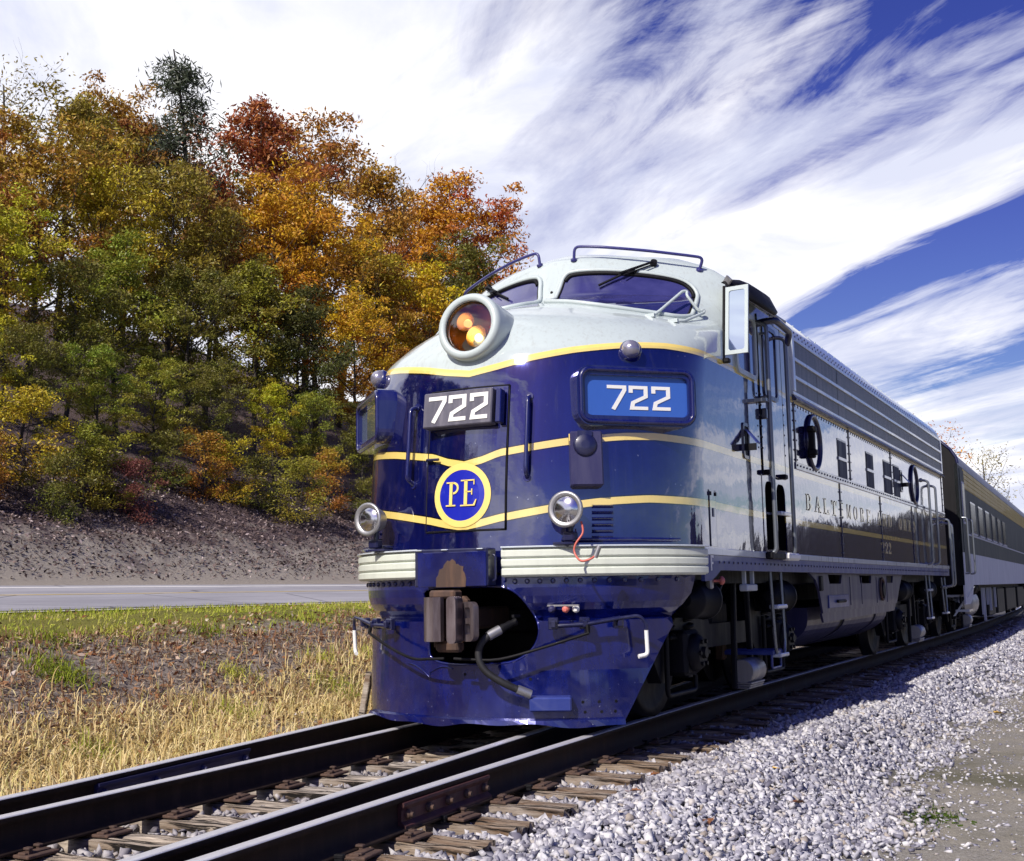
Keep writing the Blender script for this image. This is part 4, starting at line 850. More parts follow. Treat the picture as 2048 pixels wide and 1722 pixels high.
# skirt panel with openings, fuel tank beneath
for sx in (1,-1):
    s_ = P('tank_skirt', MB().prism([(4.52,1.172),(9.98,1.172),(9.72,1.0),(9.45,.78),(5.05,.74),(4.93,.98),(4.78,1.10)], (sx*1.40-.012,0,0), (0,1,0), (0,0,1), .024,
        holes=[[(5.35,1.155),(6.05,1.155),(5.98,1.055),(5.42,1.055)], [(7.0,1.155),(7.75,1.155),(7.70,1.055),(7.05,1.055)], [(8.75,1.155),(9.25,1.155),(9.20,1.06),(8.8,1.06)]]), Mt['purple'])
    P('skirt_fold', MB().prism([(5.05,.74),(9.45,.78),(9.30,.68),(5.12,.64)], (sx*1.385-.012,0,0), (0,1,0), (0,0,1), .024), Mt['purple'], s_)
    if sx > 0:
        b = sbox('battery_door', 5.30, 6.30, .79, .93, 1.41, 1.425, Mt['sill'], s_, bev=.004); P('handle', MB().box((1.44,5.85,.86), (.03,.42,.035), bev=.012), Mt['black'], b)
        q = MB(); q.tube([(1.43, 8.35+.13*math.cos(a), .98+.14*math.sin(a)) for a in np.linspace(0,2*math.pi,25)[:-1]], .016, 6, True); P('filler_ring', q, Mt['rust'], s_); P('filler_cap', MB().lathe([(.10,0),(.09,.03)], (1.415,8.42,.97), (1,0,0), 16), Mt['black'], s_)
        for y in (6.45,7.1,8.05,8.75): P('weld', MB().box((1.412,y,.97), (.012,.014,.33)), Mt['purple'], s_)
        P('fuel_gauge', MB().box((1.41,4.98,1.06), (.05,.12,.16), bev=.01), Mt['black'], s_)
q = MB(); prof = [(1.22*math.cos(a), .66+.42*math.sin(a)) for a in np.linspace(math.pi,2*math.pi,25)]+[(1.22,.80),(-1.22,.80)]
def tank(y0, y1, k): return MB().prism([(x*k, .66+(z-.66)*k) for x, z in prof], (0,y0,0), (1,0,0), (0,0,1), -(y1-y0))
tk = P('fuel_tank', tank(5.15,9.6,.985), Mt['black'])
for a, b in ((5.12,6.75),(6.98,8.75),(8.92,9.66)): P('tank_shell', tank(a, b, 1.0), Mt['purple'], tk)
# ladders hanging under the doors
def ladder(y, zt, zb, w, x=1.46):
    q = MB(); q.tube(bend([(x-.02,y-w/2,zt),(x,y-w/2+.01,zb+.12),(x,y-w/2+.045,zb),(x,y+w/2-.045,zb),(x,y+w/2-.01,zb+.12),(x-.02,y+w/2,zt)], .06), .017, 6, flat=1.0)
    l = P('stirrup_step', q, Mt['handrail']); P('tread', MB().box((x,y,zb), (.09,w-.08,.035), bev=.008), Mt['silver'], l)
    P('tread', MB().box((x,y,zb+.44), (.09,w-.03,.04), bev=.01), Mt['silver'], l)
ladder(3.10, 1.26, .41, .36); ladder(12.05, 1.2, .50, .34); ladder(13.75, 1.14, .54, .36)
sbox('hanger_bracket', 2.15, 2.45, 1.00, 1.06, 1.38, 1.46, Mt['silver'], bev=.01); 
for y in (2.18,2.42): P('hanger_strap', MB().box((1.42,y,1.11), (.03,.03,.14)), Mt['silver'])
q = MB(); q.box((1.40,1.30,1.09), (.05,.07,.13), bev=.01); vb = P('drain_valve', q, Mt['dull']); P('knob', MB().lathe([(.012,0),(.012,.05),(.034,.055),(.036,.075),(.02,.09)], (1.42,1.34,1.09), (.8,.55,0), 12), Mt['red'], vb)
q = MB(); q.tube(bend([(1.3,1.0,1.0),(1.32,1.6,.9),(1.3,1.95,1.1)], .2), .02, 6); q.tube([(1.2,4.0,1.08),(1.2,10.5,1.08)], .03, 8); P('brake_pipe', q, Mt['underframe'])
q = MB(); q.box((0,14.6,.88), (.25,1.1,.22), bev=.03); P('rear_coupler', q, Mt['coupler'])

# ------------------------------------------------------------------ passenger coach
coach = tag(empty('passenger_coach', (0,15.95,0), R(1.45)), 'green and grey passenger coach with mustard letterboard coupled behind the locomotive', 'railway coach')
CP = lambda name, mb, m, parent=None, **k: mb.build(name, m, parent or coach, **k)
Mt['cgreen'] = worn('coach_green', (.022,.034,.040), (.06,.075,.085), .55, 0, .6, 5, spec=.2)
Mt['cgold'] = worn('coach_gold', (.42,.31,.06), (.34,.28,.10), .5, .05, .5, 5, spec=.2)
Mt['cgrey'] = worn('coach_grey', (.50,.53,.62), (.30,.32,.40), .55, 0, .5, 6, spec=.25)
Mt['croof'] = worn('coach_roof', (.24,.26,.31), (.12,.13,.16), .55, 0, .5, 5)
Mt['cglass'] = mat('coach_glass', (.008,.012,.010), .25, 0, .08)
CX, CL = 1.52, 25.9
sec = [(CX,1.0),(CX,3.30),(1.50,3.42),(1.40,3.58),(1.22,3.75),(.95,3.92),(.6,4.04),(0,4.09)]; full = sec+[(-x,z) for x, z in sec[-2::-1]]
def strip(name, i0, i1, y0, y1, m, off=0, parent=None):
    V = [(x*(1+off/CX), y, z+(off if abs(x) < 1.45 else 0)) for y in (y0,y1) for x, z in full[i0:i1+1]]; k = i1-i0+1
    return CP(name, MB().add(V, [(j,j+1,k+j+1,k+j) for j in range(k-1)], 0, True), m, parent)
CP('end_wall', MB().prism([(x,z) for x, z in full], (0,.03,0), (1,0,0), (0,0,1), .03), Mt['black'])
q = MB(); q.prism([(-.62,1.2),(.62,1.2),(.62,3.5),(.4,3.72),(-.4,3.72),(-.62,3.5)], (0,0.02,0), (1,0,0), (0,0,1), .62); CP('diaphragm', q, Mt['black'])
q = MB(); q.tube([(x+.01*(1 if x>0 else -1),.0,z+.01) for x, z in full[1:-1]], .03, 6); CP('roof_edge', q, Mt['navy'])
strip('roof', 1, len(full)-2, 0, CL, Mt['croof'])
for sx in (1,-1):
    def cb(name, y0, y1, z0, z1, o0, o1, m, parent=None, bev=.0):
        return CP(name, MB().box((sx*(CX+(o0+o1)/2),(y0+y1)/2,(z0+z1)/2), (abs(o1-o0),y1-y0,z1-z0), bev=bev), m, parent)
    cb('wall', 0, CL, 1.0, 3.30, -.06, 0, Mt['cgreen']); cb('letterboard', 1.0, CL, 2.90, 3.28, 0, .006, Mt['cgold'])
    for k in range(4): cb('letterboard_rib', 1.0, CL, 2.915+.09*k, 2.93+.09*k, .006, .014, Mt['cgold'])
    cb('lower_panel', .0, CL, 1.0, 1.62, .0, .008, Mt['cgrey']); cb('belt_moulding', 1.0, CL, 1.98, 2.01, 0, .016, Mt['cgrey'])
    sk = CP('vestibule_skirt', MB().prism([(0,1.0),(1.75,1.0),(1.55,.86),(1.25,.72),(.9,.64),(0,.64)], (sx*(CX-.02)-.01,0,0), (0,1,0), (0,0,1), .03), Mt['cgrey'])
    dr = cb('vestibule_door', .28, 1.02, 1.25, 3.24, .0, .010, Mt['cgreen']); cb('window_frame', .42, .90, 2.18, 3.0, .010, .022, Mt['cgrey'], dr); cb('glass', .46, .86, 2.22, 2.96, .018, .026, Mt['cglass'], dr)
    for y in (.16,1.14):
        q = MB(); q.tube(bend([(sx*CX,y,2.28),(sx*(CX+.10),y,2.28),(sx*(CX+.10),y,1.22),(sx*CX,y,1.22)], .05), .018, 6); CP('handrail', q, Mt['handrail'])
    q = MB(); q.box((sx*(CX-.1),.65,.52), (.25,.75,.04)); q.box((sx*(CX-.25),.65,.80), (.25,.75,.04)); q.prism([(0,0),(.04,0),(.42,.55),(.38,.55)], (sx*1.25,.26,.42), (sx*1,0,0), (0,0,1), .02); CP('steps', q, Mt['silver'])
    for i in range(6 if sx > 0 else 0):
        y = 1.95+1.73*i; w = cb('window', y, y+1.05, 2.05, 2.70, .0, .014, Mt['navy'], None, .004); cb('pane', y+.06, y+.99, 2.09, 2.66, .012, .018, Mt['cglass'], w); cb('sill', y-.03, y+1.08, 2.02, 2.05, .0, .035, Mt['cgrey'], w)
ct = make_truck(coach, 2.6, False)
q = MB(); q.box((0,13,.93), (2.4,25,.14)); CP('underframe', q, Mt['black'])
q = MB(); q.lathe([(.05,-.75),(.30,-.68),(.33,-.6),(.33,.6),(.30,.68),(.05,.75)], (1.05,3.6,.62), (0,1,0), 22); CP('air_tank', q, Mt['dull'])
for y, h in ((5.1,.6),(5.5,.75),(6.4,.4),(7.2,.55),(8.6,.5)): CP('hanger', MB().box((1.38,y,.93-h/2), (.05,.07,h)), Mt['cgrey'])
for a_, b_, x_ in ((7.0,9.0,.9),(9.8,12.2,.9),(13,17,.9),(18,22,.9),(4.8,9,-.5),(9.6,14,-.5),(15,22,-.5)): CP('ground_view_blocker', MB().box((x_,(a_+b_)/2,.58), (.9,b_-a_,.66), bev=.03), Mt['underframe'])  # dark boxes added so no lit ground shows beneath the coach
ct2 = make_truck(coach, 22.9, False)
# ------------------------------------------------------------------ ground
def lerp(x, pts): return np.interp(x, [p[0] for p in pts], [p[1] for p in pts])
PROF = [(-420,36),(-150,36),(-85,28),(-48,15.5),(-30,7.4),(-23.2,3.9),(-21.2,2.9),(-19.2,1.55),(-18.5,1.33),(-10.9,.83),(-9.6,.80),(-7.4,.72),(-6.4,.60),(-5.2,.25),(-4.0,-.10),(-3.2,-.30),(-2.4,-.40),(-1.9,-.36),(-1.5,-.30),(1.75,-.30),(2.1,-.34),(3.0,-.585),(3.4,-.61),(8,-.64),(40,-.75),(420,-.75)]
_nz = rng.uniform(0, 2*math.pi, (24,3)); _nf = [(rng.normal(0,1), rng.normal(0,1)) for _ in range(24)]
def wob(x, y, scale, k0, k1):
    r = 0
    for i in range(k0, k1): r = r + np.sin((_nf[i][0]*x+_nf[i][1]*y)/scale+_nz[i,0])
    return r/math.sqrt(k1-k0)
def toe(y): return np.interp(y, [-8,-3,-.9,1,3,6,12,48], [3.2,3.02,2.85,2.62,2.44,2.40,2.42,2.5])
def bal_h(x, y): return np.where(x < 1.62, -.248, np.where(x < 1.95, -.248+.02*np.sin((x-1.62)/.33*3.14), np.where(x < toe(y)+.02, -.248-(x-1.95)/(toe(y)-1.95)*.354, -.602)))
def height(x, y):
    z = lerp(x, PROF); z = np.where((x > 1.8) & (x < 3.35), np.minimum(z, bal_h(x, y)-.012), z)
    bank = np.clip((-x-2.6)/1.5, 0, 1)*np.clip((x+9.5)/1.5, 0, 1); hill = np.clip((-x-19.0)/2.0, 0, 1)
    z = z + bank*(.09*wob(x,y,1.1,0,8)+.045*wob(x,y,.35,8,16)) + hill*(.16*wob(x,y,1.5,0,8)+.10*wob(x,y,.6,8,16)+.03*wob(x,y,.25,16,24))
    z = z + np.clip((x-3.0)/.6,0,1)*.012*wob(x,y,.5,8,16)*np.clip((25-x)/8,0,1)
    far = np.clip((y-70)/80, 0, 1); z = np.where(x < -9, z*(1-far*.55*np.clip((-x-18)/12,0,1)), z)
    return z
xs = np.unique(np.concatenate([[-420,-330,-240,-180,-150,-120,-100,-85,-72,-60,-54,-48,-43,-39,-36,-33,-30,-28,-26.5,-25], np.arange(-24,-18.4,.45), [-18.5,-14.5,-10.9], np.arange(-10.5,-1.4,.28), [-1,0,1,1.75], np.arange(1.9,3.5,.15), np.arange(3.5,9,.5), [10,12,15,20,28,40,60,100,160,260,420]]))
ysg = np.unique(np.concatenate([[-160,-130,-100,-80,-65,-50,-40,-32,-26,-20,-16,-13,-10], np.arange(-8,26,.45), np.arange(26,60,1.5), np.arange(60,120,5), [130,150,180,220,280,360,460,600]]))
GX, GY = np.meshgrid(xs, ysg); GV = np.stack([GX, GY, height(GX, GY)], -1).reshape(-1,3); nx_ = len(xs)
ii, jj = np.meshgrid(np.arange(nx_-1), np.arange(len(ysg)-1)); b0 = (jj*nx_+ii).ravel(); GF = np.stack([b0, b0+1, b0+1+nx_, b0+nx_], 1)
def ground_mat():
    m = mat('ground_soil', (.2,.2,.2), .9, 0, .15); n = NT(m); pos = n.N('ShaderNodeNewGeometry').outputs['Position']; sx = n.N('ShaderNodeSeparateXYZ'); n.L(pos, sx.inputs[0]); x = sx.outputs[0]
    nz = n.noise(.9, 6, .6, pos); nf = n.noise(14, 6, .65, pos); nm = n.noise(3.2, 6, .6, pos); ng = n.noise(55, 4, .7, pos)
    def zone(lo, hi, wob_=.8): 
        xx = n.math('ADD', x, n.math('MULTIPLY', n.math('SUBTRACT', nm, .5), wob_))
        mr = n.N('ShaderNodeMapRange'); mr.inputs['From Min'].default_value = lo; mr.inputs['From Max'].default_value = hi; n.L(xx, mr.inputs['Value']); return mr.outputs[0]
    grit = n.mix(n.ramp(ng, (.35,0.0),(.65,1.0)), n.mix(nz, (.13,.12,.105), (.24,.22,.18)), n.mix(nf, (.28,.265,.245), (.50,.48,.45)))
    dirt = n.mix(n.ramp(nz, (.40,0.0),(.60,1.0)), grit, n.mix(nf, (.26,.235,.19), (.42,.385,.32)))
    dirt = n.mix(n.ramp(n.noise(.55,4,.6,n.mapv((1,1,1),vec=pos,loc=(4.7,2.2,0))), (.52,0.0),(.66,1.0)), dirt, n.mix(nf, (.12,.12,.08), (.22,.205,.15)))
    bed = n.mix(nf, (.05,.05,.055), (.13,.13,.145))
    soil = n.mix(n.ramp(nf, (.35,0.0),(.65,1.0)), (.13,.10,.082), n.mix(nm, (.38,.31,.24), (.33,.305,.31)))
    turf = n.mix(nf, (.10,.105,.02), (.24,.22,.055))
    tan = n.mix(nf, (.21,.185,.165), (.42,.375,.32)); litter = n.mix(n.ramp(nf,(.38,0.0),(.62,1.0)), (.040,.030,.034), (.16,.115,.115))
    hill = n.mix(n.ramp(n.math('ADD', n.math('MULTIPLY', nz, .5), n.math('MULTIPLY', zone(-24.5,-19.0,3.0), .42)), (.44,0.0),(.60,1.0)), litter, tan)
    c = n.mix(zone(-18.2,-17.8,.1), hill, turf); c = n.mix(zone(-6.9,-6.2,.9), c, soil); c = n.mix(zone(-2.5,-1.9,.4), c, bed); c = n.mix(zone(2.0,2.6,.6), c, dirt)
    n.col(c); n.bump(n.math('ADD', nf, n.math('MULTIPLY', ng, .8)), .7, .045); return m
np_mesh('ground', GV, GF, [ground_mat()], None, True, kind='structure')
# road: bent to the ground with an edge line each side
def asphalt():
    m = mat('asphalt', (.3,.3,.33), .8, 0, .2); n = NT(m); a = n.noise(.45,6,.62,n.mapv((1.6,.35,1))); b = n.noise(40,4,.7); v = n.N('ShaderNodeTexVoronoi', feature='DISTANCE_TO_EDGE'); v.inputs['Scale'].default_value = .35; n.L(n.mapv((1,.6,1), vec=None), v.inputs['Vector'])
    c = n.mix(n.math('MULTIPLY',b,.4), n.mix(n.ramp(a,(.35,0.0),(.65,1.0)), (.27,.265,.30), (.42,.415,.455)), (.18,.18,.20)); c = n.mix(n.ramp(v.outputs['Distance'], (0.0,1.0),(.012,0.0)), c, (.07,.07,.08)); n.col(c); n.bump(b, .4, .012); return m
def road_strip(name, x0, x1, m, dz, kx=6):
    y = np.concatenate([np.arange(-160,-20,10), np.arange(-20,60,2), np.arange(60,420,15)]); xx = np.linspace(x0, x1, kx); V = []
    for yy in y:
        for x in xx: V.append((x, yy, float(lerp(x, PROF))+dz))
    b = np.array([[j*kx+i, j*kx+i+1, (j+1)*kx+i+1, (j+1)*kx+i] for j in range(len(y)-1) for i in range(kx-1)]); return np_mesh(name, V, b, [m], kind='structure')
road_strip('road', -18.45, -11.0, asphalt(), .035); Mt['line'] = mat('road_paint', (.86,.85,.82), .6); road_strip('road_centre_line', -14.95, -14.8, mat('yellow_line', (.62,.46,.12), .6), .040, 2)
road_strip('road_edge_line', -17.6, -17.36, Mt['line'], .040, 2); 
def driveway():
    V = []; F = []; k = 9; ys_ = np.arange(17,34,.8)
    for j, y in enumerate(ys_):
        for i in range(k): x = -11.1+(4.6)*i/(k-1); V.append((x, y+.25*math.sin(i*1.3), float(lerp(x, PROF))+.03))
    F = [(j*k+i, j*k+i+1, (j+1)*k+i+1, (j+1)*k+i) for j in range(len(ys_)-1) for i in range(k-1)]
    m = mat('gravel_drive', (.42,.40,.36), .9); n = NT(m); n.col(n.mix(n.noise(30,5,.7), (.28,.26,.23), (.55,.52,.47))); np_mesh('gravel_drive', V, F, [m], kind='structure')
driveway(); road_strip('gravel_shoulder', -11.02, -10.6, bpy.data.materials['gravel_drive'], .022, 2)

# ------------------------------------------------------------------ track
def curve_x(tab): return lambda y: float(np.interp(y, [p[0] for p in tab], [p[1] for p in tab]))
def sm_tab(tab):
    P_ = smooth_path([Vector((b, a, 0)) for a, b in tab], 8); return [(p.y, p.x) for p in P_]
RR = [(y, .76+.0029*max(0, 6-y)**2) for y in (-14,-10,-8,-6,-4.5,-3,-1.5,0,2,4,6)]+[(8,.755),(14,.76),(22,.70),(32,.45),(45,-.05),(60,-1.0),(80,-2.8)]
RL = [(-14,.34),(-10,.02),(-8,-.14),(-6,-.33),(-3.84,-.496),(-1.3,-.652),(.64,-.765),(3,-.78),(6,-.765),(8,-.755),(14,-.75),(22,-.81),(32,-1.06),(45,-1.56),(60,-2.5),(80,-4.3)]
IR = [(-14,1.36),(-10,1.20),(-8,1.09),(-6,.94),(-4.3,.80),(-3.05,.685),(-1.5,.545),(0,.40),(2,.20),(4,-.02),(6,-.26),(7.5,-.46)]
OL = [(-14,-.16),(-10,-.42),(-8,-.56),(-6,-.73),(-3.476,-.955),(-1.8,-1.175),(-.3,-1.38),(1.2,-1.60),(4,-2.0),(8,-2.75),(12,-3.5),(18,-4.8)]
prof_r = [(-.068,-.178),(.068,-.178),(.068,-.165),(.012,-.148),(.010,-.045),(.036,-.032),(.037,-.006),(.030,0),(-.030,0),(-.037,-.006),(-.036,-.032),(-.010,-.045),(-.012,-.148),(-.068,-.165)]
def rail(tab, label, shiny=True):
    path = sm_tab(tab); V = []; k = len(prof_r); mi = []
    for i, (y, x) in enumerate(path):
        a = path[max(0,i-1)]; b = path[min(len(path)-1,i+1)]; t = Vector((b[1]-a[1], b[0]-a[0])).normalized()
        for px_, pz_ in prof_r: V.append((x+t.y*px_, y-t.x*px_, pz_))
    F = []
    for i in range(len(path)-1):
        for j in range(k): F.append((i*k+j, i*k+(j+1)%k, (i+1)*k+(j+1)%k, (i+1)*k+j)); mi.append(1 if j in (6,7,8) else 0)
    o = np_mesh('rail', V, F, [Mt['rail'], Mt['railtop']], None, False, None, mi); return tag(o, label, 'rail', 'steel rails')
rails = [rail(RR, 'right running rail under the near wheels, with the dark red bolted joint'), rail(RL, 'bright topped rail under the far wheels, with tie plates beside it'), rail(IR, 'inner rail passing beneath the pilot beside the jointed near rail'), rail(OL, 'outermost rail along the dry grass, with a long faded splice bar')]
# bolted joint bars
def joint(parent, tab, y0, y1, sgn, m, nb, name='joint_bar'):
    path = dict(); f = curve_x(sm_tab(tab)); q = MB(); V = []; pr_ = [(.010,-.150),(.060,-.166),(.060,-.150),(.034,-.130),(.034,-.075),(.052,-.050),(.050,-.036),(.036,-.034),(.010,-.045)]
    for y in np.linspace(y0, y1, 6): V += [(f(y)+sgn*px_, y, pz_) for px_, pz_ in pr_]
    k = len(pr_); q.add(V, [(i*k+j, i*k+(j+1)%k, (i+1)*k+(j+1)%k, (i+1)*k+j) for i in range(5) for j in range(k)]+[tuple(range(k)), tuple(range(5*k,6*k))]); b = q.build(name, m, parent)
    for y in np.linspace(y0+.06, y1-.06, nb): q = MB(); q.lathe([(.026,0),(.026,.018),(.015,.02),(.014,.04)], (f(y)+sgn*.034, y, -.10), (sgn,0,0), 6); q.build('bolt', Mt['rust'] if m is Mt['rustred'] else m, b)
joint(rails[0], RR, -2.62, -1.62, 1, Mt['rustred'], 5); joint(rails[3], OL, -2.75, -1.15, 1, Mt['purple'], 4)
# ties with their plates and spikes
def wood_mat():
    m = mat('weathered_wood', (.2,.15,.1), .85, 0, .2); n = NT(m); rnd = n.N('ShaderNodeObjectInfo').outputs['Random']
    g = n.noise(6, 8, .7, n.mapv((.55,9,9)), .4); g2 = n.noise(2.2, 5, .6, n.mapv((.8,3,3))); cr = n.ramp(n.noise(5, 6, .6, n.mapv((.35,14,3)), .6), (.40,0.0),(.47,1.0))
    c = n.mix(n.ramp(g, (.3,0.0),(.7,1.0)), (.14,.112,.090), n.mix(rnd, (.60,.49,.37), (.54,.49,.44))); c = n.mix(n.ramp(g2, (.45,0.0),(.7,1.0)), c, (.13,.075,.04)); c = n.mix(cr, (.012,.010,.009), c); n.col(c)
    n.bump(n.math('ADD', g, n.math('MULTIPLY', cr, 1.5)), .9, .012); return m
Mt['wood'] = wood_mat()
def tie_mesh(L_, seed):
    r = np.random.default_rng(seed); nx, V, F = 22, [], []
    ring = [(-.125,-.09),(-.127,.0),(-.120,.082),(-.08,.092),(-.025,.088),(.0,.078),(.03,.089),(.085,.092),(.120,.083),(.127,0),(.125,-.09)]; k = len(ring)
    for i in range(nx+1):
        x = -L_/2+L_*i/nx; e = r.normal(0,.004,(k,2)); endw = .012*r.normal(0,1,k) if i in (0,nx) else np.zeros(k)
        for j, (y, z) in enumerate(ring): V.append((x+endw[j], y+e[j,0], z+e[j,1]-(.012*abs(r.normal()) if j in (4,5,6) else 0)))
    F = [(i*k+j, (i+1)*k+j, (i+1)*k+(j+1)%k, i*k+(j+1)%k) for i in range(nx) for j in range(k)]+[tuple(range(k)), tuple(range(nx*k+k-1, nx*k-1, -1))]
    q = MB(); q.add(V, F); me = q.mesh('railway_tie'); bm = bmesh.new(); bm.from_mesh(me); bmesh.ops.recalc_face_normals(bm, faces=bm.faces); bm.to_mesh(me); bm.free(); me.materials.append(Mt['wood']); return me
tie_ms = [tie_mesh(2.95, i) for i in range(4)]
q = MB(); q.box((0,0,0), (.36,.19,.016), bev=.004)
for dx in (-.115,.115): q.box((dx,0,.010), (.05,.16,.014), bev=.003)
plate_me = q.mesh('tie_plate'); plate_me.materials.append(Mt['rust'])
q = MB(); q.box((0,0,.005), (.020,.020,.03)); q.box((.008,0,.021), (.042,.030,.014), bev=.004); spike_me = q.mesh('spike'); spike_me.materials.append(Mt['rust'])
q = MB(); q.box((0,0,.012), (.14,.022,.024), bev=.003); q.box((.05,0,.026),(.05,.03,.02),bev=.004); anchor_me = q.mesh('rail_anchor'); anchor_me.materials.append(Mt['black'])
fr, fl, fi, fo_ = (curve_x(sm_tab(t)) for t in (RR, RL, IR, OL))
TIE_LABELS = {-4: 'weathered tie cut by the bottom edge, nearest the viewer', -3: 'split grey tie second from the bottom edge, before the joint', -2: 'brown tie at the near end of the red joint bar', -1: 'pale tie under the middle of the red joint bar', 0: 'long dark edged tie just beyond the red joint bar', 1: 'first tie wholly clear of the red joint bar on its far side'}
y = -6.5; i = 0; ti = []
while y < 40:
    ti.append(y); y += .555+rng.uniform(-.045,.045)
jn = min(range(len(ti)), key=lambda k: abs(ti[k]+2.1))
for i, y in enumerate(ti):
    t = bpy.data.objects.new('railway_tie', tie_ms[i % 4]); COL.objects.link(t); hd = (fr(y+.5)-fr(y-.5)); cx = fr(y)+.56+rng.normal(0,.035)-1.475
    lbl_n = i-jn; ORD = {2:'second',3:'third',4:'fourth',5:'fifth',6:'sixth',7:'seventh',8:'eighth',9:'ninth'}
    t.location = (cx, y, -.288+rng.normal(0,.004)); t.rotation_euler = (rng.normal(0,.01), rng.normal(0,.004), -hd*.6+rng.normal(0,.02))
    tag(t, f'{ORD[lbl_n]} tie beyond the red joint bar, counting away from the viewer' if lbl_n in ORD else TIE_LABELS.get(i-jn, 'dark wooden tie in the shadow beside the locomotive and coach' if y > 0.2 else 'weathered wooden tie laid in pale ballast ahead of the locomotive'), 'railway tie', 'wooden ties under the track')
    if y > 22: continue
    for k, (f, both) in enumerate(((fr,1),(fl,1),(fi,0),(fo_,0))):
        if f in (fi, fo_) and y > 3: continue
        p = bpy.data.objects.new('tie_plate', plate_me); COL.objects.link(p); p.parent = t; w = Vector((f(y), y, -.1855)); p.location = w-Vector(t.location); p.rotation_euler.z = rng.normal(0,.04)
        if f is fi or f is fo_: p.scale = (.75,1,1)
        for dx, dy in ((.078,.05),(.125,-.05),(-.078,.03)):
            s = bpy.data.objects.new('spike', spike_me); COL.objects.link(s); s.parent = p; s.location = (dx+(.01 if dx > 0 else -.01), dy, rng.uniform(-.008,.012)); s.rotation_euler.z = math.pi if dx > 0 else 0
        if k == 0 and y < 8 and i % 2 == 0:
            a = bpy.data.objects.new('rail_anchor', anchor_me); COL.objects.link(a); a.parent = p; a.location = (.03,-.15,-.005)
# ------------------------------------------------------------------ ballast: crushed stone
_t = (1+5**.5)/2; ICO = np.array([(-1,_t,0),(1,_t,0),(-1,-_t,0),(1,-_t,0),(0,-1,_t),(0,1,_t),(0,-1,-_t),(0,1,-_t),(_t,0,-1),(_t,0,1),(-_t,0,-1),(-_t,0,1)])/math.sqrt(1+_t*_t)
ICF = np.array([(0,11,5),(0,5,1),(0,1,7),(0,7,10),(0,10,11),(1,5,9),(5,11,4),(11,10,2),(10,7,6),(7,1,8),(3,9,4),(3,4,2),(3,2,6),(3,6,8),(3,8,9),(4,9,5),(2,4,11),(6,2,10),(8,6,7),(9,8,1)])
CUB = np.array([(x,y,z) for x in (-1,1) for y in (-1,1) for z in (-1,1)], float)
CUF = np.array([(0,1,3),(0,3,2),(4,6,7),(4,7,5),(0,4,5),(0,5,1),(2,3,7),(2,7,6),(0,2,6),(0,6,4),(1,5,7),(1,7,3)])
def stones(P_, size, name, m, flat=.7):
    """broken stone: sheared, chipped blocks lying every way"""
    n = len(P_); A = rng.normal(0,1,(n,3,3)); Q, _ = np.linalg.qr(A); sc = np.stack([rng.uniform(.75,1.35,n), rng.uniform(.55,.95,n), rng.uniform(.32,.7,n)], 1)*size[:,None]
    v = CUB[None]*rng.uniform(.35,1.08,(n,8,1))+rng.normal(0,.20,(n,8,3)); v = v*sc[:,None,:]*.86
    v = np.einsum('nij,nkj->nki', Q, v); v[:,:,2] *= flat+.3*rng.random((n,1)); v += P_[:,None,:]
    F = (CUF[None]+(np.arange(n)*8)[:,None,None]).reshape(-1,3); c = np.repeat(rng.random(n), 12)
    return np_mesh(name, v.reshape(-1,3), F, [m], {'tone': ('FACE', c)}, kind='stuff')
def stone_mat():
    m = mat('crushed_stone', (.3,.3,.33), .75, 0, .35); n = NT(m); t = n.attr('tone'); f = n.noise(30,5,.65); c = n.ramp(t, (0,(.13,.125,.175)),(.25,(.32,.315,.385)),(.6,(.53,.525,.575)),(.9,(.73,.72,.75)),(1,(.34,.28,.22)))
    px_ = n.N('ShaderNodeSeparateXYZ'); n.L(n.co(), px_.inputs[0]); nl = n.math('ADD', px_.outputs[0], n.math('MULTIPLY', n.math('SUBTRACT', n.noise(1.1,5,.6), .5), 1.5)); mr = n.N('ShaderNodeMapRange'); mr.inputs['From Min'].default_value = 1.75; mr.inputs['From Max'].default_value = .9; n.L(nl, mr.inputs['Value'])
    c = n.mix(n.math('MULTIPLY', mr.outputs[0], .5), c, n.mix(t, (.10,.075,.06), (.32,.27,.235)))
    c = n.mix(n.math('MULTIPLY', n.ramp(n.noise(.8,4,.6), (.5,0.0),(.7,1.0)), .3), c, (.30,.27,.23))
    n.col(n.mix(n.math('MULTIPLY', n.ramp(f,(.35,0.0),(.7,1.0)), .40), c, (.17,.165,.19))); n.bump(f, .5, .006); return m
Mt['stone'] = stone_mat()
pts, szs = [], []
def scatter(n, x0, x1, y0, y1, s0, s1, dz=0.0, keep=None):
    x = rng.uniform(x0,x1,n); yy = y0+(y1-y0)*rng.random(n); z = bal_h(x, yy)+dz
    if keep is not None: k = keep(x, yy); x, yy, z = x[k], yy[k], z[k]
    s = s0*.72+(s1*1.12-s0*.72)*rng.beta(1.3,2.0,len(x)); pts.append(np.stack([x, yy, z+rng.uniform(-.012,.016,len(x))], 1)); szs.append(s)
tia = np.array(ti)
def off_tie(x, y):
    d = np.abs(y[:,None]-tia[None]).min(1); xe = np.array([fr(v) for v in y])+.56
    return ((d > .14) | (x > xe+.02) | (rng.random(len(x)) < .06))
def near_ok(x, y):
    e = toe(y)+.13*np.sin(y*1.7)+.09*np.sin(y*4.1+1); return (x < e+rng.exponential(.10,len(x))) & off_tie(x, y)
scatter(34000, .85, 3.9, -5.2, 2.5, .022, .042, 0, near_ok); scatter(20000, .8, 3.6, 2.5, 9, .026, .045, 0, near_ok); scatter(12000, .8, 3.3, 9, 24, .036, .060, 0, near_ok); scatter(5000, .6, 3.2, 24, 48, .06, .09, 0, near_ok)
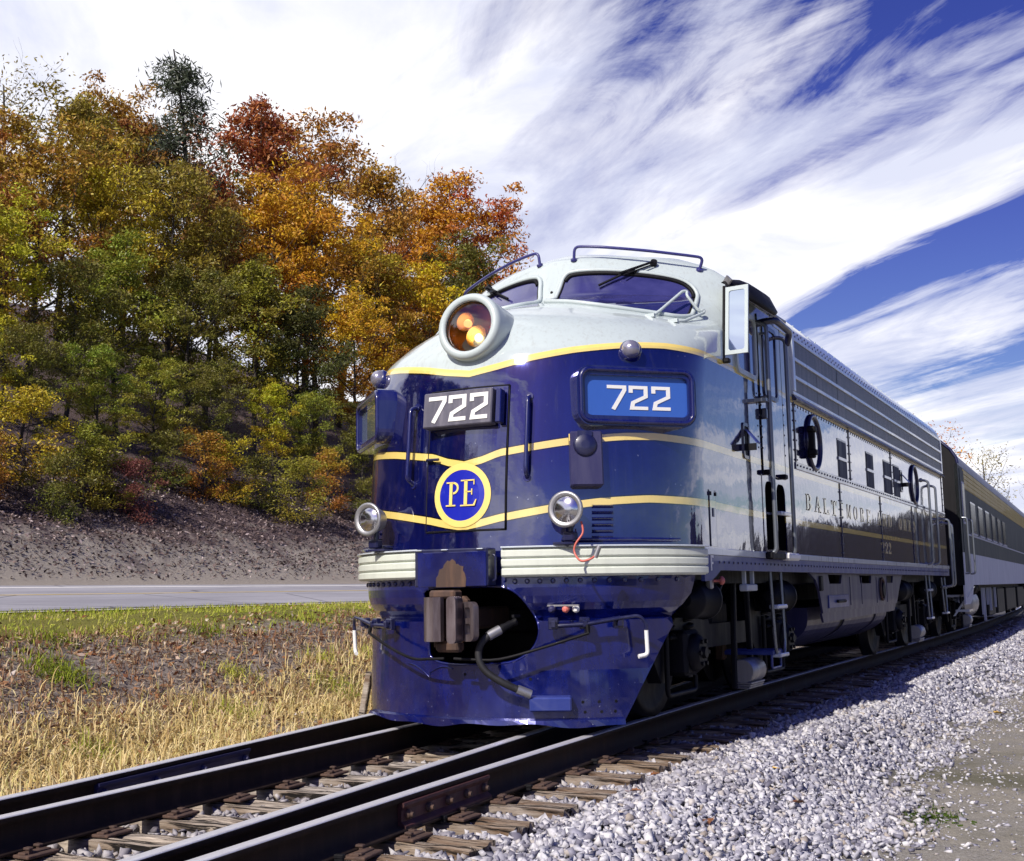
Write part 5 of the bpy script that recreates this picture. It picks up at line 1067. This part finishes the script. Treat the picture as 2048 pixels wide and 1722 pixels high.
scatter(9000, -1.9, .95, -5.2, 1.2, .022, .044, -.004, off_tie)
scatter(1500, -2.2, .8, 1.2, 8, .03, .045, -.02, off_tie)
PP = np.concatenate(pts); SS = np.concatenate(szs)
# keep the stones clear of the rails
def clear(P_):
    ok = np.ones(len(P_), bool)
    for tab in (RR, RL, IR, OL):
        st = sm_tab(tab); xr_ = np.interp(P_[:,1], [a for a, _ in st], [b for _, b in st], left=99, right=99); ok &= np.abs(P_[:,0]-xr_) > .085
    return ok
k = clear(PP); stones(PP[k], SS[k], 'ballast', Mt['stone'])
n = 6000; yy = np.concatenate([rng.uniform(-6,26,n), rng.uniform(-7,12,15000)]); x = np.concatenate([toe(yy[:n])+rng.exponential(.30,n), rng.uniform(2.6,9,15000)]); k = (x > toe(yy)-.1) & ((np.arange(len(x)) < n) | (wob(x, yy, 1.1, 8, 20) > .1)); x, yy = x[k], yy[k]; stones(np.stack([x, yy, height(x, yy)+.004], 1), np.where(rng.random(len(x)) < .30, rng.uniform(.014,.030,len(x)), rng.uniform(.006,.014,len(x))), 'loose_gravel', Mt['stone'], .45)
# ------------------------------------------------------------------ grass, weeds and fallen leaves
def plant_mat(name, stops, trans=.25, rough=.7):
    m = bpy.data.materials.new(name); m.use_nodes = True; n = NT(m); n.t.nodes.clear(); o = n.N('ShaderNodeOutputMaterial'); d = n.N('ShaderNodeBsdfDiffuse'); t = n.N('ShaderNodeBsdfTranslucent'); mx = n.N('ShaderNodeMixShader'); mx.inputs[0].default_value = trans
    c = n.ramp(n.attr('tone'), *stops); n.L(c, d.inputs[0]); n.L(c, t.inputs[0]); n.L(d.outputs[0], mx.inputs[1]); n.L(t.outputs[0], mx.inputs[2]); n.L(mx.outputs[0], o.inputs[0]); return m
def blades(name, x, y, L_, w, m, bendk=.9, lean=.35, tone=None, label=None, cat=None, seg=4, **k):
    n = len(x); z = height(x, y)-.01; az_ = rng.uniform(0,2*math.pi,n); d = np.stack([np.cos(az_), np.sin(az_)], 1); s = np.stack([-d[:,1], d[:,0]], 1)
    L_ = L_*rng.uniform(.55,1.25,n); bk = bendk*rng.uniform(.45,1.35,n)/seg*3; V = np.zeros((n,2*seg+2,3)); ph = lean*rng.uniform(-.5,1,n); cx = np.zeros(n); cz = np.zeros(n); tw = rng.normal(0,.25,n)
    for i in range(seg+1):
        wi = w*(1-(i/seg)**2*.88); 
        if i: cx = cx + np.sin(ph)*L_/seg; cz = cz + np.cos(ph)*L_/seg; ph = ph + bk
        sw = tw*cx
        for sd in (0,1): V[:,i*2+sd,0] = x+d[:,0]*cx+s[:,0]*(wi*(sd-.5)+sw); V[:,i*2+sd,1] = y+d[:,1]*cx+s[:,1]*(wi*(sd-.5)+sw); V[:,i*2+sd,2] = np.maximum(z+cz, z+.012+.01*sd)
    F = (np.array([(2*i,2*i+1,2*i+3,2*i+2) for i in range(seg)])[None]+(np.arange(n)*(2*seg+2))[:,None,None]).reshape(-1,4); t = tone if tone is not None else rng.random(n)
    return tag(np_mesh(name, V.reshape(-1,3), F, [m], {'tone': ('FACE', np.repeat(t,seg))}, parent=None), label, cat, kind=k.get('kind','stuff'))
def litter(name, x, y, size, m, dz=.012, tone=None, tilt=.6):
    n = len(x); z = height(x, y)+dz*rng.random(n); u = rng.normal(0,1,(n,3)); u[:,2] *= tilt; u /= np.linalg.norm(u,axis=1)[:,None]; v = rng.normal(0,1,(n,3)); v[:,2] *= tilt; v -= u*(u*v).sum(1)[:,None]; v /= np.linalg.norm(v,axis=1)[:,None]
    s = size*rng.uniform(.5,1.3,n); P_ = np.stack([x,y,z],1); up = np.cross(u,v)*.18*s[:,None]
    V = np.stack([P_-u*s[:,None], P_-v*s[:,None]*.45+up, P_+u*s[:,None], P_+v*s[:,None]*.45+up],1); F = np.arange(n*4).reshape(-1,4)
    return tag(np_mesh(name, V.reshape(-1,3), F, [m], {'tone': ('FACE', tone if tone is not None else rng.random(n))}), kind='stuff')
straw = plant_mat('dry_straw', [(0,(.42,.30,.12)),(.3,(.68,.52,.24)),(.7,(.84,.70,.40)),(1,(.52,.48,.16))])
turf = plant_mat('green_turf', [(0,(.17,.22,.025)),(.4,(.34,.40,.05)),(.75,(.52,.52,.10)),(1,(.60,.52,.20))])
weed = plant_mat('brown_weeds', [(0,(.14,.07,.045)),(.35,(.32,.18,.11)),(.7,(.50,.35,.21)),(.9,(.66,.54,.36)),(1,(.26,.27,.07))])
leafm = plant_mat('fallen_leaf', [(0,(.06,.035,.03)),(.3,(.20,.085,.045)),(.55,(.34,.17,.085)),(.8,(.48,.33,.24)),(1,(.62,.55,.50))], .15)
pale = plant_mat('pale_litter', [(0,(.035,.026,.028)),(.45,(.12,.085,.08)),(.8,(.25,.19,.18)),(1,(.50,.42,.42))], .1)
n = 24000; y = rng.uniform(-6.5,7,n); x = -1.95-np.abs(rng.normal(0,1.15,n))-.25*rng.random(n); k = (x > -5.0) & (wob(x,y,.9,3,11) > -1.0 - .35*(x+3.2)*-1); k &= x < np.interp(y, [a for a,_ in OL], [b for _,b in OL])-.11
blades('dry_grass', x[k], y[k], .30, .013, straw, 1.5, 1.0, seg=6)
xm = rng.uniform(-6.6,-1.95,22000); ym = rng.uniform(-6.5,12,22000); k2 = (xm < np.interp(ym, [a for a,_ in OL], [b for _,b in OL])-.13) & ((xm > -4.4) | (wob(xm,ym,.7,6,16) > .2)); blades('straw_mat', xm[k2], ym[k2], .26, .012, straw, .6, 1.6, seg=3)
n = 30000; y = rng.uniform(-6,20,n); x = rng.uniform(-6.8,-3.0,n); k = (wob(x,y,.8,0,8) > -.7); blades('dead_weeds', x[k], y[k], .20, .013, weed, 1.1, 1.4, seg=3)
n = 30000; y = rng.uniform(-5,34,n); x = -10.95+5.0*rng.beta(1.0,1.0,n); blades('mown_grass', x, y, .10, .013, turf, .5, .9, seg=3, tone=np.clip(.45+.3*wob(x,y,1.4,8,16)+rng.normal(0,.2,len(x)),0,1))
cx = rng.uniform(-6.5,-3.4,46); cy = rng.uniform(-5,18,46); n = 110; x = np.repeat(cx,n)+rng.normal(0,.13,46*n); y = np.repeat(cy,n)+rng.normal(0,.15,46*n); blades('grass_tufts', x, y, .26, .010, turf, .9, .9, tone=np.clip(np.repeat(rng.uniform(0,.8,46),n)+rng.normal(0,.1,46*n),0,1))
n = 11000; y = rng.uniform(-6,24,n); x = rng.uniform(-7.0,-2.8,n); litter('leaf_litter', x, y, .042, leafm, .06)
n = 1100; y = rng.uniform(-4,30,n); x = rng.uniform(-10.8,-6.6,n); litter('leaf_scatter', x, y, .036, leafm, .05)
n = 52000; y = rng.uniform(-10,60,n); x = -19.0-7.5*rng.beta(1.3,1.1,n); litter('hillside_litter', x, y, .065, pale, .12)
# a few single leaves that show on the stone and the dirt
def leaf_thing(x, y, z, s, rz, colr, label, curl=.5):
    ol = [(0,0),(.25,.16),(.3,.34),(.55,.30),(.62,.46),(.80,.22),(1.05,.12),(1.18,0),(1.05,-.12),(.80,-.22),(.62,-.46),(.55,-.30),(.3,-.34),(.25,-.16)]
    V = [((px_-.55)*s, py_*s, abs(py_)*s*curl+.12*s*curl*(px_-.5)**2) for px_, py_ in ol]; V.append((0,0,0.0)); q = MB(); k = len(ol)
    q.add(V, [(i,(i+1)%k,k) for i in range(k)]); q.tube([(-.55*s,0,0),(-.85*s,.04*s,.05*s)], .012*s+.001, 4)
    m = worn('leaf_%s' % colr[0], colr[1], tuple(c*.5 for c in colr[1]), .6, 0, .6, 20); o = q.build('fallen_leaf', m); o.location = (x,y,z); o.rotation_euler = (rng.uniform(-.2,.2), rng.uniform(-.2,.2), rz); tag(o, label, 'leaf', 'fallen leaves on the stones'); return o
OR, YL, BR = ('orange',(.50,.13,.03)), ('yellow',(.62,.40,.10)), ('brown',(.22,.085,.03))
for a in [(2.43,-3.45,-.345,.11,.6,OR,'orange red curled leaf on ballast at the bottom edge, between ties and dirt'),(2.15,-1.15,-.30,.10,2.0,BR,'brown orange curled leaf on the ballast beyond the tie ends'),(2.36,.05,-.37,.09,1.0,BR,'rust brown leaf on the ballast slope, upper of two brown ones'),(2.65,-2.4,-.45,.09,2.6,YL,'tan yellow leaf low on the ballast near the dirt'),(3.28,-1.75,-.60,.10,.3,OR,'orange red leaf lying on the dirt beside the ballast'),(3.62,-1.1,-.62,.10,1.2,YL,'pale cream leaf lying alone on the dirt at right'),(2.0,.75,-.27,.085,.4,YL,'yellow leaf on the ballast near the shaded ties'),(2.02,-3.75,-.28,.10,1.8,YL,'yellow and rust leaf by the bottom edge near the tie ends'),(2.75,8.3,-.58,.14,.5,YL,'yellow leaf far along the ballast edge'),(1.62,-.95,-.19,.07,.2,BR,'small rust leaf standing at the end of a tie'),(1.50,-.30,-.19,.07,.9,BR,'small brown leaf beside the second tie past the joint')]: leaf_thing(*a)
n = 260; x = 2.98+rng.normal(0,.11,n); y = 1.15+rng.normal(0,.18,n); tf = blades('weed_tuft', x, y, .06, .010, plant_mat('tuft_green', [(0,(.03,.06,.01)),(1,(.10,.15,.03))]), bendk=.8, lean=.9, cat=None, kind='stuff')
q = MB(); q.box((-2.62,2.3,.0), (.07,.06,.5), Matrix.Rotation(R(12),3,'Y'), bev=.008); tag(q.build('wooden_stake', Mt['wood']), 'short weathered wooden stake standing in the dry grass', 'stake')
q = MB(); q.box((-13.2,7.6,1.02), (.5,.22,.03), Matrix.Rotation(R(25),3,'Z'), bev=.01); 

# ------------------------------------------------------------------ trees
def leaf_mat():
    m = bpy.data.materials.new('autumn_leaves'); m.use_nodes = True; n = NT(m); n.t.nodes.clear(); o = n.N('ShaderNodeOutputMaterial'); d = n.N('ShaderNodeBsdfPrincipled'); t = n.N('ShaderNodeBsdfTranslucent'); mx = n.N('ShaderNodeMixShader'); mx.inputs[0].default_value = .20
    d.inputs['Roughness'].default_value = .5; d.inputs['Specular IOR Level'].default_value = .35
    oi = n.N('ShaderNodeObjectInfo'); h = n.N('ShaderNodeHueSaturation'); tone, pat = n.attr('tone'), n.attr('patch')
    n.L(n.math('ADD', n.math('MULTIPLY', n.math('MULTIPLY', n.math('SUBTRACT', oi.outputs['Alpha'], .5), pat), .36), n.math('ADD', n.math('MULTIPLY', tone, .05), .475)), h.inputs['Hue'])
    n.L(n.math('ADD', n.math('MULTIPLY', tone, .95), .58), h.inputs['Value']); h.inputs['Saturation'].default_value = 1.05; n.L(oi.outputs['Color'], h.inputs['Color'])
    n.L(h.outputs[0], d.inputs['Base Color']); n.L(h.outputs[0], t.inputs[0]); n.L(d.outputs[0], mx.inputs[1]); n.L(t.outputs[0], mx.inputs[2]); n.L(mx.outputs[0], o.inputs[0]); return m
Mt['leaves'] = leaf_mat(); Mt['bark'] = worn('bark', (.035,.028,.024), (.09,.075,.065), .9, 0, .9, 5, bump=.8)
def limb(r, p, d, L_, n, wander, up):
    pts = [p]; 
    for i in range(n): d = (d+Vector((r.normal(0,wander), r.normal(0,wander), r.normal(0,wander*.7)+up))).normalized(); p = p+d*(L_/n); pts.append(p)
    return pts
def make_tree(seed, Hh, spread, nl, n_leaf, start=.22, flat=.36, sig=.40, ls=.104, conif=False, bare=False):
    r = np.random.default_rng(seed); q = MB(); tips = []; tr = limb(r, Vector((0,0,-.4)), Vector((r.normal(0,.05),r.normal(0,.05),1)), Hh*.96, 9, .07, .06); r0 = Hh*.0185
    q.tube(tr, [r0*(1-.86*i/9) for i in range(10)], 7)
    for i in range(nl):
        f = start+(.97-start)*(i+.5*r.random())/nl; ip = min(8, int(f*9)); p = tr[ip].lerp(tr[ip+1], f*9-ip); a = i*2.4+r.normal(0,.4); prof_ = (math.sin(math.pi*min(1,(f-start)/(1-start)*.72+.22)))**.7 if not conif else (1.05-f)
        L_ = Hh*spread*prof_*r.uniform(.75,1.2); el = (.15+.75*f) if not conif else .05; pts = limb(r, p, Vector((math.cos(a)*math.cos(el), math.sin(a)*math.cos(el), math.sin(el))), L_, 5, .16, .05)
        rl = r0*.46*(1.12-f); q.tube(pts, [rl*(1-.8*k/5) for k in range(6)], 5, cap=False); tips += [pts[3], pts[4], pts[5]]
        for j in range(4 if not conif else 3):
            s = int(r.integers(1,5)); dd = (pts[min(5,s+1)]-pts[s]).normalized(); sd = Vector((r.normal(0,1), r.normal(0,1), r.normal(.15,.5))).normalized(); sub = limb(r, pts[s], (dd*.7+sd).normalized(), L_*r.uniform(.3,.6), 3, .2, .04)
            q.tube(sub, [rl*.4, rl*.3, rl*.2, rl*.1], 4, cap=False); tips += [sub[1], sub[2], sub[3]]
            if bare:
                for _ in range(3): tw = limb(r, sub[int(r.integers(1,4))], Vector((r.normal(0,1),r.normal(0,1),r.normal(.5,.6))).normalized(), L_*.3, 3, .25, .05); q.tube(tw, [rl*.16,rl*.13,rl*.1,rl*.06], 3, cap=False)
    me = q.mesh('trunk'); me.materials.append(Mt['bark'])
    if n_leaf == 0: return me, None
    tp = np.array([tuple(t) for t in tips]); nc = len(tp); w = np.where(r.random(nc) < .45, r.uniform(.6,1.6,nc), .06); w /= w.sum(); c = r.choice(nc, n_leaf, p=w); s_ = sig*Hh/10*r.uniform(.6,1.2,nc)[c]
    off = np.clip(r.normal(0,1,(n_leaf,3)),-1.9,1.9)*s_[:,None]*np.array([1,1,flat]); off[:,2] -= .25*s_*((off[:,0]**2+off[:,1]**2)/(s_**2))*.5; P_ = tp[c]+off
    u = r.normal(0,1,(n_leaf,3)); u[:,2] = u[:,2]*.5-.45; u /= np.linalg.norm(u,axis=1)[:,None]; v = r.normal(0,1,(n_leaf,3)); v -= u*(u*v).sum(1)[:,None]; v /= np.linalg.norm(v,axis=1)[:,None]; sz = ls*r.uniform(.6,1.35,n_leaf)[:,None]
    wd = .36 if not conif else .16
    V = np.stack([P_-u*sz, P_-v*sz*wd, P_+u*sz, P_+v*sz*wd],1).reshape(-1,3); F = np.arange(n_leaf*4).reshape(-1,4)
    pt = np.clip(.5+.9*(tp[:,2]/Hh-.55)+r.normal(0,.28,nc),0,1)[c]
    o = np_mesh('crown', V, F, [Mt['leaves']], {'tone': ('FACE', np.clip(r.beta(2,2.2,n_leaf),0,1)), 'patch': ('FACE', pt)}); cm = o.data; bpy.data.objects.remove(o); return me, cm
TREES = [make_tree(11, 10, .40, 20, 17000, .30), make_tree(12, 10, .36, 19, 15000, .34), make_tree(13, 10, .43, 21, 17500, .26), make_tree(14, 10, .34, 17, 10000, .38, .5, .38), make_tree(15, 10, .38, 19, 14500, .30)]
SHRUB = [make_tree(21, 5, .5, 13, 5200, .06, .5, .8, .10), make_tree(22, 5, .55, 12, 5200, .05, .42, .85, .10)]
PINE = make_tree(31, 10, .34, 18, 6000, .42, .35, .42, .13, True); SPARSE = make_tree(41, 10, .36, 16, 3200, .3, .6, .5, .09); BARE = make_tree(51, 10, .30, 14, 0, .35, bare=True); FEW = make_tree(42, 10, .34, 15, 1500, .3, .6, .5, .085, bare=True)
CEDAR = make_tree(61, 10, .24, 26, 9000, .06, .6, .5, .10, True)
RED, RUST, ORG, GOLD, OLIVE, GREEN, DARK, MAROON, PINEC = (.32,.105,.042), (.36,.145,.040), (.52,.21,.040), (.42,.27,.040), (.25,.195,.034), (.135,.150,.026), (.070,.088,.022), (.17,.06,.05), (.045,.058,.034)
KIND = {RED:'reddish brown', RUST:'rust brown', ORG:'bright orange', GOLD:'golden yellow', OLIVE:'olive yellow', GREEN:'green', DARK:'dark green', MAROON:'maroon', PINEC:'blackish green'}
def place_tree(var, x, y, H_, colr, shift, label, group, cat='tree', name='autumn_tree', base=10.0, wide=1.0):
    t = empty(name, (x, y, float(height(np.array([x]), np.array([y]))[0])-.1), rng.uniform(0,6.28)); s = H_/base; t.scale = (s*wide, s*wide, s); tag(t, label, cat, group)
    o = bpy.data.objects.new('trunk', var[0]); COL.objects.link(o); o.parent = t
    if var[1]: c = bpy.data.objects.new('crown', var[1]); COL.objects.link(c); c.parent = t; c.color = (*colr, .5+shift)
    return t
SKY = [(20,11),(25.5,12),(27.6,16.6),(28.8,17.8),(31,19.0),(33,17.8),(34.6,18.6),(36,21.0),(38,22.0),(40,22.6),(41.8,20.8),(43,21.4),(45,22.0),(47,22.4),(49.4,23.4),(52,24.4),(58,24.5),(75,24),(95,24),(130,20)]
def top_h(x, az_, frac):
    L_ = 4.46-x; d = L_/math.sin(R(az_)); y = -7.92+L_/math.tan(R(az_)); el = lerp(az_, SKY)*frac*.985; z0 = float(height(np.array([x]), np.array([y]))[0]); return y, 1.03+d*math.tan(R(el))-z0
WHERE = {0:'at the front of the wood', 1:'in the second rank', 2:'at mid slope', 3:'on the skyline'}
def lab(colr, row, az_, extra=''):
    pos = 'far left of the photo' if az_ > 47.5 else 'left of the tall pine' if az_ > 44 else 'below the tall pine' if az_ > 41.5 else 'under the tallest red crown' if az_ > 37.5 else 'left of the bare twiggy tree' if az_ > 34 else 'above the left number board' if az_ > 31.2 else 'behind the headlight'
    return f"{KIND[colr]} {extra}tree {WHERE[row]}, {pos}"
G_ = 'autumn trees on the hillside'
rows = [ # (x, azimuth, fraction of the skyline, species, colour, hue shift)
 (-40,52.5,.83,0,RUST,.0),(-41,49.3,.96,3,OLIVE,.0),(-43,47.0,.97,4,RUST,.1),(-40,45.3,.97,1,OLIVE,-.2),(-39,40.2,1.0,1,RED,.0),(-42,37.6,.99,0,RUST,.05),(-39,35.9,.98,3,RUST,.1),(-41,31.1,1.0,0,ORG,.05),(-39,29.3,1.0,4,GOLD,-.2),(-43,33.2,.93,2,RUST,.0),(-44,27.3,.90,3,RUST,0),(-44,42.2,.90,4,OLIVE,.1),
 (-35,53.5,.78,2,RED,.05),(-34,50.2,.88,0,RUST,.15),(-34,47.3,.86,1,GOLD,.1),(-33,44.6,.90,2,OLIVE,.0),(-34,42.0,.88,0,OLIVE,-.15),(-34,39.2,.84,4,ORG,.1),(-33,36.8,.86,1,ORG,.1),(-35,34.6,.88,0,RUST,.2),(-34,32.2,.84,2,ORG,.2),(-34,30.0,.86,4,GREEN,.2),(-35,27.8,.82,1,ORG,.1),(-35,25.5,.8,0,RUST,0),
 (-30,54,.74,0,RUST,.2),(-29.5,51.3,.70,4,GOLD,.2),(-29,48.5,.66,2,GREEN,.25),(-30,46.0,.72,0,OLIVE,.2),(-29,43.2,.70,2,GREEN,.2),(-30,40.4,.70,1,OLIVE,.1),(-29,38.0,.64,0,DARK,.3),(-29.5,35.5,.68,4,ORG,.15),(-29,33.4,.64,2,GOLD,-.1),(-30,31.0,.64,1,DARK,.2),(-29,28.6,.64,0,ORG,.2),(-30,26.4,.62,4,GREEN,.1),
 (-26,53,.46,1,GOLD,.2),(-26,50.2,.42,2,GREEN,.3),(-25.6,47.6,.46,0,OLIVE,.25),(-25.8,44.9,.48,2,OLIVE,.15),(-25.5,42.0,.50,4,GREEN,.2),(-26,39.3,.42,1,GOLD,.2),(-25.6,37.0,.44,2,OLIVE,.2),(-26,34.8,.42,0,GREEN,.1),(-25.6,32.7,.44,4,GOLD,.15),(-26,30.7,.40,1,ORG,.1),(-26,28.4,.40,2,OLIVE,.1)]
for x, a, fr_, sp_, colr, sh in rows:
    y, H_ = top_h(x+rng.normal(0,.4), a, fr_); row = 3 if x <= -38 else 2 if x <= -32.5 else 1 if x <= -28 else 0
    place_tree(TREES[sp_], x, y, max(4, H_*1.02), colr, (-.12 if colr in (GREEN, DARK) else sh), lab(colr, row, a), G_, wide=.92 if row < 2 else .82)
y, H_ = top_h(-38, 43.2, 1.22); place_tree(PINE, -38, y, H_, PINEC, 0, 'crooked dark pine with clumped needles standing above the autumn trees', None, 'tree', 'pine_tree', wide=.7)
y, H_ = top_h(-44, 33.6, 1.13); place_tree(BARE, -44, y, H_, RED, 0, 'bare twiggy leafless tree rising between two rust crowns', None, 'tree', 'bare_tree')
y, H_ = top_h(-45, 51.2, .99); place_tree(FEW, -45, y, H_, OLIVE, 0, 'thin nearly leafless tree at the far left skyline', None, 'tree', 'bare_tree')
y, H_ = top_h(-45, 46.2, 1.0); place_tree(SPARSE, -45, y, H_, RUST, 0, 'sparse rust tree showing sky through it left of the pine', None)
for i, (a, colr, sh, H_) in enumerate([(53.5,ORG,.1,2.6),(50.4,GOLD,.1,3.0),(47.6,OLIVE,.15,2.4),(45.6,MAROON,0,1.9),(42.4,RUST,.1,2.4),(39.6,GREEN,.2,2.2),(36.4,RUST,.15,2.5),(34.8,GREEN,.1,2.1),(33.4,MAROON,.05,1.8),(31.0,OLIVE,.2,2.4),(52.0,RUST,.1,2.2),(48.9,GREEN,0,2.0),(46.4,OLIVE,.1,2.4),(44.1,GREEN,0,2.0),(41.0,GOLD,.1,2.3),(38.0,OLIVE,.1,2.5)]):
    x = -23.4+rng.normal(0,.5); y = -7.92+(4.46-x)/math.tan(R(a)); pos = lab(colr, 0, a).split(', ')[-1]
    place_tree(SHRUB[i%2], x, y, H_, colr, (-.12 if colr is GREEN else sh), f"{KIND[colr]} bush on the lip of the road bank, {pos}", 'bushes along the top of the bank', 'bush', 'shrub', 5.0)
# the wood goes on beside the road towards and past the viewer (seen only as reflections)
for i in range(34):
    x = rng.choice([-27,-33,-40]); y = -62+i*1.75+rng.normal(0,1); colr = [RUST,OLIVE,GREEN,ORG,RED][i%5]
    if y > 9: continue
    place_tree(TREES[i%5], x, y, rng.uniform(11,15), colr, .1, 'autumn tree of the roadside wood beyond the left edge', 'wood beside the road outside the view')
# and on behind the train, below its roof line
for i, (x, a_, el) in enumerate([(-29,25,9.5),(-29,23,9),(-30,21,8.5),(-29,19,8),(-30,17,7.2),(-29,15,6.4),(-30,13,5.6),(-37,24,11),(-38,22,10.5),(-37,20,9.5),(-38,18,8.8),(-37,16,7.8),(-38,14,6.8)]):
    d = (4.46-x)/math.sin(R(a_)); y = -7.92+(4.46-x)/math.tan(R(a_)); z0 = float(height(np.array([x]), np.array([y]))[0])
    place_tree(TREES[i%5], x, y, max(5, 1.03+d*math.tan(R(el))-z0), [ORG,RUST,OLIVE,GOLD,GREEN][i%5], .1 if i%5 != 4 else -.1, 'autumn tree of the same wood standing out of sight behind the locomotive', 'wood beside the road outside the view')
# beyond the coach
place_tree(SPARSE, -6.3, 72, 10.6, ORG, 0, 'sparse orange tree behind the front end of the coach', None)
place_tree(FEW, -5.2, 88, 11.0, OLIVE, 0, 'thin olive tree behind the middle of the coach roof', None)
place_tree(CEDAR, -6.2, 104, 9.6, DARK, 0, 'dark green cedar behind the coach roof near the right edge', None, 'tree', 'cedar_tree', wide=1.2)
place_tree(BARE, -4.2, 112, 11.2, RED, 0, 'bare grey tree behind the coach at the right edge', None, 'tree', 'bare_tree')
place_tree(TREES[3], -3.0, 120, 8.0, OLIVE, 0, 'low olive tree over the coach roof at the right edge', None)
# low wooded ridge across the valley on the near side (the flank of the train mirrors it)
def ridge():
    n = 90; V = []; a = np.linspace(R(-95), R(91), n)
    for t in a:
        d = 150+18*math.sin(t*5); h = 8.5+2.6*math.sin(t*9)+1.6*math.sin(t*23+1)+1.2*math.sin(t*57)
        for k, (dd, hh) in enumerate(((-14,-1.5),(-6,h*.75),(0,h),(14,-1.5))): V.append((4.5+(d+dd)*math.cos(t), -5+(d+dd)*math.sin(t), hh))
    F = [(i*4+k, i*4+k+1, (i+1)*4+k+1, (i+1)*4+k) for i in range(n-1) for k in range(3)]; m = mat('far_wood', (.04,.04,.02), .9, 0, 0.0); q = NT(m); q.col(q.mix(q.noise(.25,6,.7), (.010,.012,.014), (.030,.026,.026))); np_mesh('wooded_ridge', V, F, [m], kind='structure')
ridge()
